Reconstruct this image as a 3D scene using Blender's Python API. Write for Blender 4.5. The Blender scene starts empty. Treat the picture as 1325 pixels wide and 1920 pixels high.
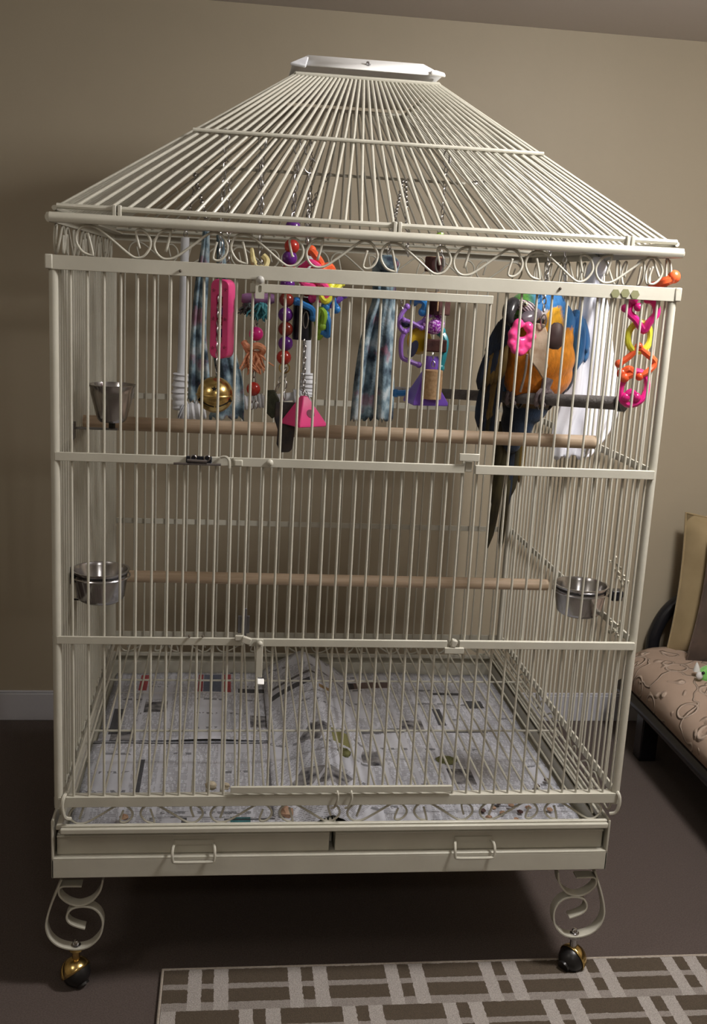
import bpy, bmesh, math, random
from mathutils import Vector as V, Matrix as M
import numpy as np

# ---------------------------------------------------------------- camera, world, light, exposure
S = 1.25                                   # model units -> metres
sc = bpy.context.scene
col = sc.collection
CAM = (0.2763, -1.7345, 1.2985); YAW, PITCH, ROLL, FPX = -0.125, -0.2177, -0.0528, 1968.18
RM = M.Rotation(YAW, 3, 'Z') @ M.Rotation(PITCH, 3, 'X') @ M.Rotation(ROLL, 3, 'Y')
cd = bpy.data.cameras.new('camera'); cam = bpy.data.objects.new('camera', cd); col.objects.link(cam)
cd.sensor_fit = 'VERTICAL'; cd.sensor_height = 36.0; cd.lens = FPX / 1920 * 36.0; cd.clip_start = 0.05
m3 = M((RM.col[0], RM.col[2], -RM.col[1])).transposed()
cam.matrix_world = M.Translation(V(CAM) * S) @ m3.to_4x4()
sc.camera = cam
sc.view_settings.view_transform = 'Standard'; sc.view_settings.look = 'None'
sc.view_settings.exposure = 0.0; sc.view_settings.gamma = 1.0; sc.view_settings.use_curve_mapping = False
w = bpy.data.worlds.new('world'); sc.world = w; w.use_nodes = True
w.node_tree.nodes['Background'].inputs[0].default_value = (0.9, 0.85, 0.8, 1)
w.node_tree.nodes['Background'].inputs[1].default_value = 0.02

def area(name, loc, rot, size, energy, color, shape='DISK', size_y=None):
    l = bpy.data.lights.new(name, 'AREA'); l.shape = shape; l.size = size * S; l.energy = energy; l.color = color
    if size_y: l.size_y = size_y * S
    o = bpy.data.objects.new(name, l); o.location = V(loc) * S; o.rotation_euler = rot; col.objects.link(o); return o
def globe(name, loc, r, energy, color):
    l = bpy.data.lights.new(name, 'POINT'); l.shadow_soft_size = r * S; l.energy = energy; l.color = color
    o = bpy.data.objects.new(name, l); o.location = V(loc) * S; col.objects.link(o); return o
area('ceiling_light', (1.30, -.32, 1.93), (0, 0, 0), 0.30, 18.0, (1.0, 0.97, 0.94))
globe('ceiling_globe_light', (1.30, -.32, 1.86), 0.13, 68.0, (1.0, 0.97, 0.94))
globe('left_fill_light', (-0.75, -0.95, 1.86), 0.15, 15.0, (1.0, 0.93, 0.83))  # added fill for the left wall, no lamp known there
area('front_fill_light', (0.6, -2.3, 1.93), (0, 0, 0), 0.30, 10.0, (1.0, 0.95, 0.88))  # added weak fill from the front, lifts the wall behind the cage

def P(x, y, Y):                            # photo pixel -> point on the plane Y
    d = RM @ V(((x - 662.5) / FPX, 1, -(y - 960) / FPX)); t = (Y - CAM[1]) / d[1]
    return V(CAM) + d * t
def PZ(x, y, Z):
    d = RM @ V(((x - 662.5) / FPX, 1, -(y - 960) / FPX)); t = (Z - CAM[2]) / d[2]
    return V(CAM) + d * t

# ---------------------------------------------------------------- materials
def mat(name, c, rough=0.6, metal=0.0, c2=None, scale=20.0, bump=0.0, bscale=None, spec=0.5, detail=4.0, lo=.35, hi=.65,
        stretch=None, trans=0.0, sheen=0.0, attr=None, coat=0.0, sss=0.0):
    m = bpy.data.materials.new(name); m.use_nodes = True; nt = m.node_tree; N = nt.nodes; L = nt.links
    b = N['Principled BSDF']; b.inputs['Roughness'].default_value = rough; b.inputs['Metallic'].default_value = metal
    b.inputs['Specular IOR Level'].default_value = spec; b.inputs['Base Color'].default_value = (*c, 1)
    b.inputs['Transmission Weight'].default_value = trans; b.inputs['Sheen Weight'].default_value = sheen
    b.inputs['Coat Weight'].default_value = coat
    tc = N.new('ShaderNodeTexCoord'); vec = tc.outputs['Object']
    if stretch:
        mp = N.new('ShaderNodeMapping'); mp.inputs['Scale'].default_value = stretch; L.new(vec, mp.inputs[0]); vec = mp.outputs[0]
    if attr:
        a = N.new('ShaderNodeAttribute'); a.attribute_name = attr
        n = N.new('ShaderNodeTexNoise'); n.inputs['Scale'].default_value = scale; L.new(vec, n.inputs['Vector'])
        r = N.new('ShaderNodeMapRange'); r.inputs['To Min'].default_value = .6; r.inputs['To Max'].default_value = 1.35; L.new(n.outputs[0], r.inputs[0])
        mx = N.new('ShaderNodeMix'); mx.data_type = 'RGBA'; mx.blend_type = 'MULTIPLY'; mx.inputs[0].default_value = 1
        L.new(a.outputs['Color'], mx.inputs[6]); L.new(r.outputs[0], mx.inputs[7]); L.new(mx.outputs[2], b.inputs['Base Color'])
    elif c2:
        n = N.new('ShaderNodeTexNoise'); n.inputs['Scale'].default_value = scale; n.inputs['Detail'].default_value = detail
        L.new(vec, n.inputs['Vector'])
        r = N.new('ShaderNodeValToRGB'); r.color_ramp.elements[0].position = lo; r.color_ramp.elements[1].position = hi
        r.color_ramp.elements[0].color = (*c, 1); r.color_ramp.elements[1].color = (*c2, 1)
        L.new(n.outputs[0], r.inputs[0]); L.new(r.outputs[0], b.inputs['Base Color'])
    if bump:
        n2 = N.new('ShaderNodeTexNoise'); n2.inputs['Scale'].default_value = bscale or scale; n2.inputs['Detail'].default_value = 5
        L.new(vec, n2.inputs['Vector'])
        bp = N.new('ShaderNodeBump'); bp.inputs['Strength'].default_value = bump; bp.inputs['Distance'].default_value = 0.004
        L.new(n2.outputs[0], bp.inputs['Height']); L.new(bp.outputs[0], b.inputs['Normal'])
    return m

class Nd:                                   # tiny node helper for the procedural prints
    def __init__(s, name, rough=0.8):
        s.m = bpy.data.materials.new(name); s.m.use_nodes = True; s.t = s.m.node_tree; s.b = s.t.nodes['Principled BSDF']
        s.b.inputs['Roughness'].default_value = rough
        s.tc = s.t.nodes.new('ShaderNodeTexCoord')
    def lk(s, v, i):
        if isinstance(v, (int, float)): i.default_value = v
        elif isinstance(v, tuple): i.default_value = (*v, 1) if len(v) == 3 else v
        else: s.t.links.new(v, i)
    def math(s, op, a, b=0.0, c=0.0):
        n = s.t.nodes.new('ShaderNodeMath'); n.operation = op
        for k, v in enumerate((a, b, c)): s.lk(v, n.inputs[k])
        return n.outputs[0]
    def mix(s, f, a, b, mode='MIX'):
        n = s.t.nodes.new('ShaderNodeMix'); n.data_type = 'RGBA'; n.blend_type = mode
        s.lk(f, n.inputs[0]); s.lk(a, n.inputs[6]); s.lk(b, n.inputs[7]); return n.outputs[2]
    def noise(s, vec, scale, detail=3.0):
        n = s.t.nodes.new('ShaderNodeTexNoise'); n.inputs['Scale'].default_value = scale; n.inputs['Detail'].default_value = detail
        s.lk(vec, n.inputs['Vector']); return n.outputs[0]
    def vor(s, vec, scale, out='Distance', feature='F1'):
        n = s.t.nodes.new('ShaderNodeTexVoronoi'); n.feature = feature; n.inputs['Scale'].default_value = scale
        s.lk(vec, n.inputs['Vector']); return n.outputs[out]
    def map(s, vec, scale=(1, 1, 1), loc=(0, 0, 0), rot=(0, 0, 0)):
        n = s.t.nodes.new('ShaderNodeMapping'); n.inputs['Scale'].default_value = scale; n.inputs['Location'].default_value = loc
        n.inputs['Rotation'].default_value = rot; s.lk(vec, n.inputs[0]); return n.outputs[0]
    def sep(s, vec):
        n = s.t.nodes.new('ShaderNodeSeparateXYZ'); s.lk(vec, n.inputs[0]); return n.outputs
    def ramp(s, f, stops, const=False):
        n = s.t.nodes.new('ShaderNodeValToRGB'); e = n.color_ramp.elements
        if const: n.color_ramp.interpolation = 'CONSTANT'
        while len(e) < len(stops): e.new(0.5)
        for k, (p, c) in enumerate(stops): e[k].position = p; e[k].color = (*c, 1)
        s.lk(f, n.inputs[0]); return n.outputs[0]
    def bump(s, h, strength=.5, dist=.004):
        n = s.t.nodes.new('ShaderNodeBump'); n.inputs['Strength'].default_value = strength; n.inputs['Distance'].default_value = dist
        s.lk(h, n.inputs['Height']); s.t.links.new(n.outputs[0], s.b.inputs['Normal'])
    def color(s, c): s.lk(c, s.b.inputs['Base Color']); return s.m

WALL = mat('wall_paint', (.365, .312, .228), .55, c2=(.38, .325, .238), scale=3, bump=.04, bscale=160, spec=.35)
CEIL = mat('ceiling_paint', (.62, .58, .56), .9, bump=.1, bscale=120)
TRIM = mat('trim_paint', (.50, .50, .54), .5)
CARPET = mat('carpet', (.075, .056, .049), .95, c2=(.108, .083, .073), scale=260, bump=.7, bscale=420, spec=.1, sheen=.1)
CREAM = mat('cream_paint', (.475, .457, .387), .36, c2=(.53, .512, .438), scale=9, bump=.05, bscale=90)
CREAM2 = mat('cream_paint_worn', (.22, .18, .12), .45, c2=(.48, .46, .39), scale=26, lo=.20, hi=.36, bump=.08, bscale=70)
CAPW = mat('white_sheet', (.88, .88, .87), .6, spec=.25)
STEEL = mat('stainless_steel', (.50, .49, .50), .2, 1.0, bump=.02, bscale=40)
CHAIN = mat('chain_steel', (.36, .35, .34), .38, 1.0)
BRASS = mat('brass', (.72, .52, .20), .22, 1.0)
BLACK = mat('black_enamel', (.012, .012, .015), .25)
RUBBER = mat('black_rubber', (.012, .011, .011), .35)
DOWEL = mat('dowel_wood', (.46, .345, .235), .6, c2=(.56, .43, .31), scale=14, stretch=(.6, 12, 12), bump=.08)
DOWEL2 = mat('stained_dowel_wood', (.38, .28, .185), .6, c2=(.50, .38, .27), scale=11, stretch=(.5, 10, 10), bump=.08)
GREYP = mat('grey_perch_stone', (.13, .12, .12), .9, c2=(.20, .19, .185), scale=40, bump=.5, bscale=160)
PVC = mat('white_pipe', (.66, .68, .72), .35)
WRAP = mat('white_wrap', (.72, .73, .76), .85, c2=(.60, .61, .65), scale=30, bump=.4, bscale=60)
def plastic(n, c, r=.3): return mat(n, c, r, coat=.3)
PINK = plastic('pink_plastic', (.86, .065, .27)); PINKD = plastic('pink_recess_shade', (.45, .03, .12))
MAG = plastic('magenta_plastic', (.72, .02, .24)); RED = plastic('red_bead', (.42, .03, .02), .2); DRED = plastic('dark_red_bead', (.22, .025, .015), .2)
PURP = plastic('purple_bead', (.12, .02, .22), .2); PURPL = plastic('violet_plastic', (.20, .09, .58)); LILAC = plastic('lilac_plastic', (.30, .14, .55))
ORANGE = plastic('orange_plastic', (.90, .13, .04)); YEL = plastic('yellow_plastic', (.80, .78, .06)); YELD = plastic('golden_plastic', (.70, .46, .02)); LIME = plastic('lime_plastic', (.33, .58, .05))
BLUE = plastic('blue_plastic', (.03, .22, .60)); NAVY = plastic('navy_plastic', (.02, .022, .06)); TEALP = plastic('teal_plastic', (.02, .28, .34))
GLIT = mat('purple_glitter', (.30, .02, .42), .25, c2=(.75, .5, .85), scale=220, lo=.45, hi=.6)
WOODP = mat('purple_wood', (.13, .05, .15), .7, c2=(.24, .12, .24), scale=40, bump=.2)
BARK = mat('dark_bark', (.055, .018, .018), .8, c2=(.10, .035, .03), scale=60, bump=.5)
WOODL = mat('pale_wood', (.50, .31, .16), .7, c2=(.62, .42, .25), scale=60)
CORK = mat('cork', (.42, .26, .13), .8, c2=(.55, .36, .20), scale=120, bump=.3)
LEATHB = mat('black_leather', (.018, .019, .024), .55, c2=(.05, .035, .03), scale=50, bump=.3)
LEATHG = mat('olive_leather', (.022, .028, .014), .6, c2=(.05, .055, .03), scale=60, bump=.4)
LEATHT = mat('tan_rawhide', (.30, .20, .12), .6, c2=(.50, .40, .29), scale=30, bump=.3)
ROPEY = mat('straw_rope', (.62, .52, .22), .9, c2=(.75, .66, .36), scale=80, bump=.5)
ROPET = mat('teal_rope', (.03, .20, .25), .9, c2=(.10, .34, .38), scale=150, bump=.6)
ROPED = mat('dark_rope', (.06, .075, .08), .95, c2=(.12, .14, .14), scale=150, bump=.6)
ROPEO = mat('peach_rope', (.62, .24, .12), .9, c2=(.80, .40, .24), scale=150, bump=.6)
def cloth_mat():
    n = Nd('floral_cloth', .95); o = n.tc.outputs['Object']
    a = n.noise(o, 26, 6); b = n.noise(n.map(o, loc=(3, 1, 2)), 16, 4)
    c = n.ramp(a, [(.34, (.02, .03, .05)), (.44, (.09, .14, .18)), (.54, (.22, .31, .36)), (.66, (.46, .52, .55))])
    c = n.mix(n.ramp(b, [(.58, (0, 0, 0)), (.66, (.7, .7, .7))]), c, (.28, .12, .17))
    n.bump(n.noise(o, 300), .4); return n.color(c)
FLORAL = cloth_mat()
WHITEC = mat('white_cloth', (.86, .87, .94), .9, bump=.25, bscale=25, trans=0.0)
VEIL = mat('thin_white_cloth', (.66, .65, .66), .9, bump=.25, bscale=25)

# ---------------------------------------------------------------- mesh builder
class MB:
    def __init__(s): s.v = []; s.f = []
    def add(s, vs, fs):
        k = len(s.v); s.v += [tuple(p) for p in vs]; s.f += [tuple(i + k for i in f) for f in fs]; return s
    def box(s, x0, x1, y0, y1, z0, z1):
        return s.add([(x, y, z) for z in (z0, z1) for y in (y0, y1) for x in (x0, x1)],
                     [(0, 2, 3, 1), (4, 5, 7, 6), (0, 1, 5, 4), (2, 6, 7, 3), (0, 4, 6, 2), (1, 3, 7, 5)])
    def obox(s, c, size, R=None):
        R = R or M.Identity(3); c = V(c)
        vs = [c + R @ V((x * size[0] / 2, y * size[1] / 2, z * size[2] / 2)) for z in (-1, 1) for y in (-1, 1) for x in (-1, 1)]
        return s.add(vs, [(0, 2, 3, 1), (4, 5, 7, 6), (0, 1, 5, 4), (2, 6, 7, 3), (0, 4, 6, 2), (1, 3, 7, 5)])
    def tube(s, pts, r, n=8, closed=False, cap=True, flat=1.0):
        pts = [V(p) for p in pts]; k = len(pts); rs = r if isinstance(r, (list, tuple)) else [r] * k
        T = []
        for i in range(k):
            a = pts[(i - 1) % k] if (closed or i > 0) else pts[i]; b = pts[(i + 1) % k] if (closed or i < k - 1) else pts[i]
            T.append((b - a).normalized())
        u = T[0].orthogonal().normalized(); vs = []
        for i in range(k):
            u = (u - T[i] * u.dot(T[i])); u = u.normalized() if u.length > 1e-6 else T[i].orthogonal().normalized()
            w_ = T[i].cross(u)
            for j in range(n):
                a = 2 * math.pi * j / n; vs.append(pts[i] + (u * math.cos(a) + w_ * math.sin(a) * flat) * rs[i])
        fs = []
        for i in range(k if closed else k - 1):
            for j in range(n):
                a, b = i * n + j, i * n + (j + 1) % n; c, d = ((i + 1) % k) * n + j, ((i + 1) % k) * n + (j + 1) % n
                fs.append((a, b, d, c))
        if cap and not closed: fs += [tuple(range(n))[::-1], tuple((k - 1) * n + j for j in range(n))]
        return s.add(vs, fs)
    def ribbon(s, pts, W, wid, th):
        pts = [V(p) for p in pts]; W = V(W).normalized(); k = len(pts); vs = []
        for i in range(k):
            t = (pts[min(i + 1, k - 1)] - pts[max(i - 1, 0)]).normalized(); n = W.cross(t).normalized()
            for a, b in ((-1, -1), (1, -1), (1, 1), (-1, 1)): vs.append(pts[i] + W * a * wid / 2 + n * b * th / 2)
        fs = [(0, 1, 2, 3), tuple((k - 1) * 4 + j for j in (3, 2, 1, 0))]
        for i in range(k - 1):
            for j in range(4):
                a, b = i * 4 + j, i * 4 + (j + 1) % 4; fs.append((a, a + 4, b + 4, b))
        return s.add(vs, fs)
    def ell(s, c, r, R=None, nu=16, nv=10):
        R = R or M.Identity(3); c = V(c); r = (r, r, r) if isinstance(r, (int, float)) else r
        vs = [c + R @ V((0, 0, r[2]))]
        for i in range(1, nv):
            a = math.pi * i / nv
            for j in range(nu):
                b = 2 * math.pi * j / nu; vs.append(c + R @ V((r[0] * math.sin(a) * math.cos(b), r[1] * math.sin(a) * math.sin(b), r[2] * math.cos(a))))
        vs.append(c + R @ V((0, 0, -r[2]))); fs = []
        for j in range(nu): fs.append((0, 1 + j, 1 + (j + 1) % nu))
        for i in range(nv - 2):
            for j in range(nu):
                a, b = 1 + i * nu + j, 1 + i * nu + (j + 1) % nu; fs.append((a, a + nu, b + nu, b))
        e = len(vs) - 1; o = 1 + (nv - 2) * nu
        for j in range(nu): fs.append((e, o + (j + 1) % nu, o + j))
        return s.add(vs, fs)
    def lathe(s, c, prof, n=24, R=None):
        R = R or M.Identity(3); c = V(c); vs = []; k = len(prof)
        for r, z in prof:
            for j in range(n):
                a = 2 * math.pi * j / n; vs.append(c + R @ V((r * math.cos(a), r * math.sin(a), z)))
        fs = [(i * n + j, i * n + (j + 1) % n, (i + 1) * n + (j + 1) % n, (i + 1) * n + j) for i in range(k - 1) for j in range(n)]
        return s.add(vs, fs)
    def torus(s, c, R0, r, R=None, n=16, m=6, sx=1.0):
        R = R or M.Identity(3); c = V(c)
        return s.tube([c + R @ V((R0 * sx * math.cos(2 * math.pi * i / n), R0 * math.sin(2 * math.pi * i / n), 0)) for i in range(n)], r, m, closed=True)
    def prism(s, poly, o, U, W, th):           # polygon (u,v) in plane o+U*u+W*v, thickness th centred
        o, U, W = V(o), V(U), V(W); n = U.cross(W).normalized(); k = len(poly)
        vs = [o + U * a + W * b - n * th / 2 for a, b in poly] + [o + U * a + W * b + n * th / 2 for a, b in poly]
        fs = [tuple(range(k))[::-1], tuple(range(k, 2 * k))] + [(i, (i + 1) % k, k + (i + 1) % k, k + i) for i in range(k)]
        return s.add(vs, fs)
    def sheet(s, rows):                        # rows: list of equal-length point lists
        k, n = len(rows), len(rows[0]); vs = [p for r in rows for p in r]
        return s.add(vs, [(i * n + j, i * n + j + 1, (i + 1) * n + j + 1, (i + 1) * n + j) for i in range(k - 1) for j in range(n - 1)])
    def mesh(s, name, m, ang=.7, org=(0, 0, 0)):
        me = bpy.data.meshes.new(name); o = V(org)
        me.from_pydata([tuple((V(p) - o) * S) for p in s.v], [], s.f); me.materials.append(m)
        bm = bmesh.new(); bm.from_mesh(me); bmesh.ops.recalc_face_normals(bm, faces=bm.faces); bm.to_mesh(me); bm.free()
        me.polygons.foreach_set('use_smooth', [True] * len(me.polygons)); me.set_sharp_from_angle(angle=ang); return me
    def build(s, name, m, parent=None, org=None, ang=.7, bevel=0, solid=0, sub=0, kind=None, label=None):
        # org: for a top-level mesh thing, its origin
        me = s.mesh(name, m, ang, org or (0, 0, 0)); o = bpy.data.objects.new(name, me); col.objects.link(o)
        if parent is not None:
            o.parent = parent
            if parent.parent is None: o.location = -parent.location
        elif org: o.location = V(org) * S
        if solid: q = o.modifiers.new('solid', 'SOLIDIFY'); q.thickness = solid * S; q.offset = 0
        if sub: q = o.modifiers.new('sub', 'SUBSURF'); q.levels = sub; q.render_levels = sub
        if bevel: q = o.modifiers.new('bevel', 'BEVEL'); q.width = bevel * S; q.segments = 2; q.limit_method = 'ANGLE'
        if kind: o['kind'] = kind
        if label: o['label'] = label
        return o
def tag(o, label, cat, group=None):
    o['label'] = label; o['category'] = cat
    if group: o['group'] = group
    return o
def thing(name, label, cat, loc, group=None):
    o = bpy.data.objects.new(name, None); o.empty_display_size = .05; o.location = V(loc) * S; col.objects.link(o); return tag(o, label, cat, group)
def inst(name, me, parent, mtx, label=None):  # a piece sharing mesh data; mtx in model units (translation), scale/rot as is
    o = bpy.data.objects.new(name, me); col.objects.link(o); o.parent = parent
    mm = mtx.copy(); mm.translation = mm.translation * S
    if parent.parent is None and parent.type == 'EMPTY': mm.translation -= parent.location
    o.matrix_local = mm; return o
def along(a, b):                              # matrix taking unit z segment to a-b
    a, b = V(a), V(b); d = b - a
    return M.Translation(a) @ d.to_track_quat('Z', 'Y').to_matrix().to_4x4() @ M.Diagonal((1, 1, d.length, 1))
def struct(o): o['kind'] = 'structure'; return o
def smooth(pts, n=6, closed=False):           # Catmull-Rom
    pts = [V(p) for p in pts]; k = len(pts); out = []
    for i in range(k if closed else k - 1):
        g = (lambda j: pts[j % k]) if closed else (lambda j: pts[max(0, min(k - 1, j))])
        a, b, c, d = g(i - 1), g(i), g(i + 1), g(i + 2)
        for q in range(n):
            t = q / n; out.append(.5 * ((2 * b) + (c - a) * t + (2 * a - 5 * b + 4 * c - d) * t * t + (3 * b - a - 3 * c + d) * t ** 3))
    if not closed: out.append(pts[-1])
    return out
def RX(a): return M.Rotation(a, 3, 'X')
def RY(a): return M.Rotation(a, 3, 'Y')
def RZ(a): return M.Rotation(a, 3, 'Z')
rnd = random.Random(5)

# ---------------------------------------------------------------- room
YW, ZC, XL, XR, YF = 1.2055, 1.978, -1.8, 2.5, -3.0
struct(MB().box(XL, XR, YF, YW, -.05, 0).build('floor', CARPET))
struct(MB().box(XL, XR, YF, YW, ZC, ZC + .05).build('ceiling', CEIL))
struct(MB().box(XL, XR, YW, YW + .06, 0, ZC).build('wall_back', WALL))
struct(MB().box(XL - .06, XL, YF, YW, 0, ZC).build('wall_left', WALL))
struct(MB().box(XR, XR + .06, YF, YW, 0, ZC).build('wall_right', WALL))
struct(MB().box(XL, XR, YF - .06, YF, 0, ZC).build('wall_front', WALL))
struct(MB().box(XL, XR, YW - .011, YW, 0, .083).box(XL, XR, YW - .007, YW, .083, .090).build('baseboard_back', TRIM, bevel=.002))

# ---------------------------------------------------------------- bird cage
W, D = 1.016, 0.8768
H1, H2, H3, H4, HR = 1.3011, .9935, .6786, .3775, 1.3690
cage = thing('bird_cage', 'large cream metal bird cage with hipped bar roof and scrollwork on caster legs', 'cage', (W / 2, D / 2, 0))
def part(mb, name, m=CREAM, parent=None, **k): return mb.build(name, m, parent or cage, **k)
for x in (0, W):
    for y in (0, D): part(MB().tube([(x, y, .366), (x, y, H1 + .008)], .0075, 14), 'corner_post')
# flat rails on the four sides
def flat4(z, h, name, sides='flbr', ext=0.0, out=.004, th=.004):
    if 'f' in sides: part(MB().box(-ext, W + ext, -out - th, -out, z - h / 2, z + h / 2), name, bevel=.0008)
    if 'b' in sides: part(MB().box(-ext, W + ext, D + out, D + out + th, z - h / 2, z + h / 2), name, bevel=.0008)
    if 'l' in sides: part(MB().box(-out - th, -out, 0, D, z - h / 2, z + h / 2), name, bevel=.0008)
    if 'r' in sides: part(MB().box(W + out, W + out + th, 0, D, z - h / 2, z + h / 2), name, bevel=.0008)
flat4(H1, .0225, 'upper_rail', ext=.008, out=.0045)
for x in (-.006, W + .006): part(MB().box(x - .006, x + .006, -.0105, .004, H1 - .011, H1 + .012), 'rail_end', CREAM2, bevel=.002)
flat4(H2, .0145, 'middle_rail', 'lbr'); flat4(H3, .0135, 'lower_rail', 'lbr'); flat4(H4, .017, 'bottom_rail')
part(MB().box(0, W, -.008, .010, H4 + .0085, H4 + .0105), 'bottom_rail_flange', bevel=.0004)
# top rail with a rounded nose and a flange
def nose(a, b, out):
    a, b, out = V(a), V(b), V(out)
    sec = [(0, -.008), (.005, -.007), (.008, -.002), (.008, .002), (.005, .007), (0, .008), (-.028, .008), (-.028, .005), (-.006, .004), (-.006, -.008)]
    vs = [p + out * u + V((0, 0, v)) for p in (a, b) for u, v in sec]; k = len(sec)
    return MB().add(vs, [tuple(range(k)), tuple(range(k, 2 * k))[::-1]] + [(i, (i + 1) % k, k + (i + 1) % k, k + i) for i in range(k)])
part(nose((-.0045, -.006, HR), (W + .0065, -.006, HR), (0, -1, 0)), 'top_rail')
part(nose((-.0045, D + .006, HR), (W + .0065, D + .006, HR), (0, 1, 0)), 'top_rail')
part(nose((-.004, -.003, HR), (-.004, D, HR), (-1, 0, 0)), 'top_rail')
part(nose((W + .004, -.003, HR), (W + .004, D, HR), (1, 0, 0)), 'top_rail')
# roof
ZL, ZM, YM, ZT, YT, XA, XB = 1.3865, 1.5245, .1285, 1.648, .246, .385, .634
part(MB().tube([(.006, -.002, ZL), (1.012, -.002, ZL)], .0042), 'roof_edge_bar'); part(MB().tube([(.006, D, ZL), (1.012, D, ZL)], .0042), 'roof_edge_bar')
part(MB().tube([(.002, 0, ZL - .003), (.002, D, ZL - .003)], .0042), 'roof_edge_bar'); part(MB().tube([(W - .002, 0, ZL - .003), (W - .002, D, ZL - .003)], .0042), 'roof_edge_bar')
for y, sgn in ((YM, -1), (D - YM, 1)): part(MB().tube([(.208, y + sgn * .004, ZM + .003), (.808, y + sgn * .004, ZM + .003)], .0033), 'roof_cross_bar')
part(MB().tube([(XA - .004, YT - .003, ZT), (XB + .005, YT - .003, ZT)], .0036), 'roof_top_bar'); part(MB().tube([(XA - .004, D - YT, ZT), (XB + .005, D - YT, ZT)], .0036), 'roof_top_bar')
part(MB().tube([(XA - .004, YT, ZT), (XA - .004, D - YT, ZT)], .0036), 'roof_top_bar'); part(MB().tube([(XB + .005, YT, ZT), (XB + .005, D - YT, ZT)], .0036), 'roof_top_bar')
rod = MB().tube([(0, 0, 0), (0, 0, 1)], .0026, 8); rod_me = rod.mesh('roof_bar', CREAM)
for i in range(37):
    t = i / 36; x0 = .033 + t * .951; x1 = XA + t * (XB - XA)
    inst('roof_bar', rod_me, cage, along((x0, 0, ZL), (x1, YT, ZT))); inst('roof_bar', rod_me, cage, along((x0, D, ZL), (x1, D - YT, ZT)))
for i in range(31):
    t = i / 30; y0 = .03 + t * (D - .06); y1 = YT + t * (D - 2 * YT)
    inst('roof_bar', rod_me, cage, along((.002, y0, ZL), (XA - .003, y1, ZT))); inst('roof_bar', rod_me, cage, along((W - .002, y0, ZL), (XB + .004, y1, ZT)))
for x in (.098, .540, .93):
    part(MB().box(x - .007, x - .001, -.010, .004, HR + .004, ZL + .006).box(x + .001, x + .007, -.010, .004, HR + .004, ZL + .006)
         .box(x - .007, x + .007, -.004, .004, HR + .004, HR + .010), 'roof_clip', bevel=.0012)
# cap
cp = MB(); b0, b1, t0, t1 = (.374, .232), (.642, D - .232), (.403, .265), (.611, D - .265); zb, zt = 1.661, 1.683
vs = [(b0[0], b0[1], zb), (b1[0], b0[1], zb), (b1[0], b1[1], zb), (b0[0], b1[1], zb), (t0[0], t0[1], zt), (t1[0], t0[1], zt), (t1[0], t1[1], zt), (t0[0], t1[1], zt)]
cp.add(vs, [(0, 1, 5, 4), (1, 2, 6, 5), (2, 3, 7, 6), (3, 0, 4, 7), (4, 5, 6, 7)])
part(cp, 'roof_cap', CAPW, solid=.0025)
part(MB().prism([(-.004, -.006), (.024, -.012), (.030, .022), (.022, .020)], (b0[0] - .001, b0[1] - .003, zb + .002), (1, 0, 0), (0, .8, .6), .006), 'cap_end', WRAP, bevel=.002)
part(MB().prism([(.004, -.006), (-.022, -.003), (-.022, .008), (-.012, .012), (.003, .004)], (b1[0], b0[1] - .003, zb + .001), (1, 0, 0), (0, .8, .6), .005), 'cap_end', CAPW, bevel=.002)
part(MB().lathe((.508, .246, 1.673), [(0, .004), (.0028, .004), (.0035, 0)], 8, RX(.9)).tube([(.508, .246, 1.673), (.513, .24, 1.671)], .0016, 6), 'cap_screw', STEEL)
# scrolls
scr = [(.17, .74), (.23, .12), (.215, .02), (.10, .12), (.02, .45), (.04, .75), (.12, .95), (.22, .97), (.32, .86), (.50, .52), (.70, .12), (.80, .01), (.90, .10), (.98, .42), (.96, .72), (.88, .92), (.80, .90), (.80, .70), (.84, .32)]
def scroll_mesh(wd, h, flip, ax):
    pts = [V((u * wd, 0, (1 - v if flip else v) * h)) for u, v in scr]
    if ax == 'y': pts = [V((0, p.x, p.z)) for p in pts]
    return MB().tube(smooth(pts, 4), .0021, 6).mesh('scroll', CREAM, ang=2)
def scroll_row(z0, h, first, wx, x0, dx, y):
    ms = [scroll_mesh(wx, h, f, 'x') for f in (False, True)]
    for k in range(8): inst('scroll', ms[(k + first) % 2], cage, M.Translation((x0 + k * dx, y, z0)))
def scroll_side(z0, h, first, x):
    ms = [scroll_mesh(.115, h, f, 'y') for f in (False, True)]
    for k in range(7): inst('scroll', ms[(k + first) % 2], cage, M.Translation((x, .02 + k * .1195, z0)))
for y in (0, D): scroll_row(H1 + .0125, .047, 0, .1195, .0325, .1205, y); scroll_row(.333, .037, 1, .1135, .016, .1235, y)
for x in (-.002, W + .002): scroll_side(H1 + .0125, .047, 1, x); scroll_side(.333, .037, 1, x)
# vertical bars
PT = .02605
vr_me = MB().tube([(0, 0, 0), (0, 0, 1)], .0022, 8).mesh('bar', CREAM)

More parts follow.
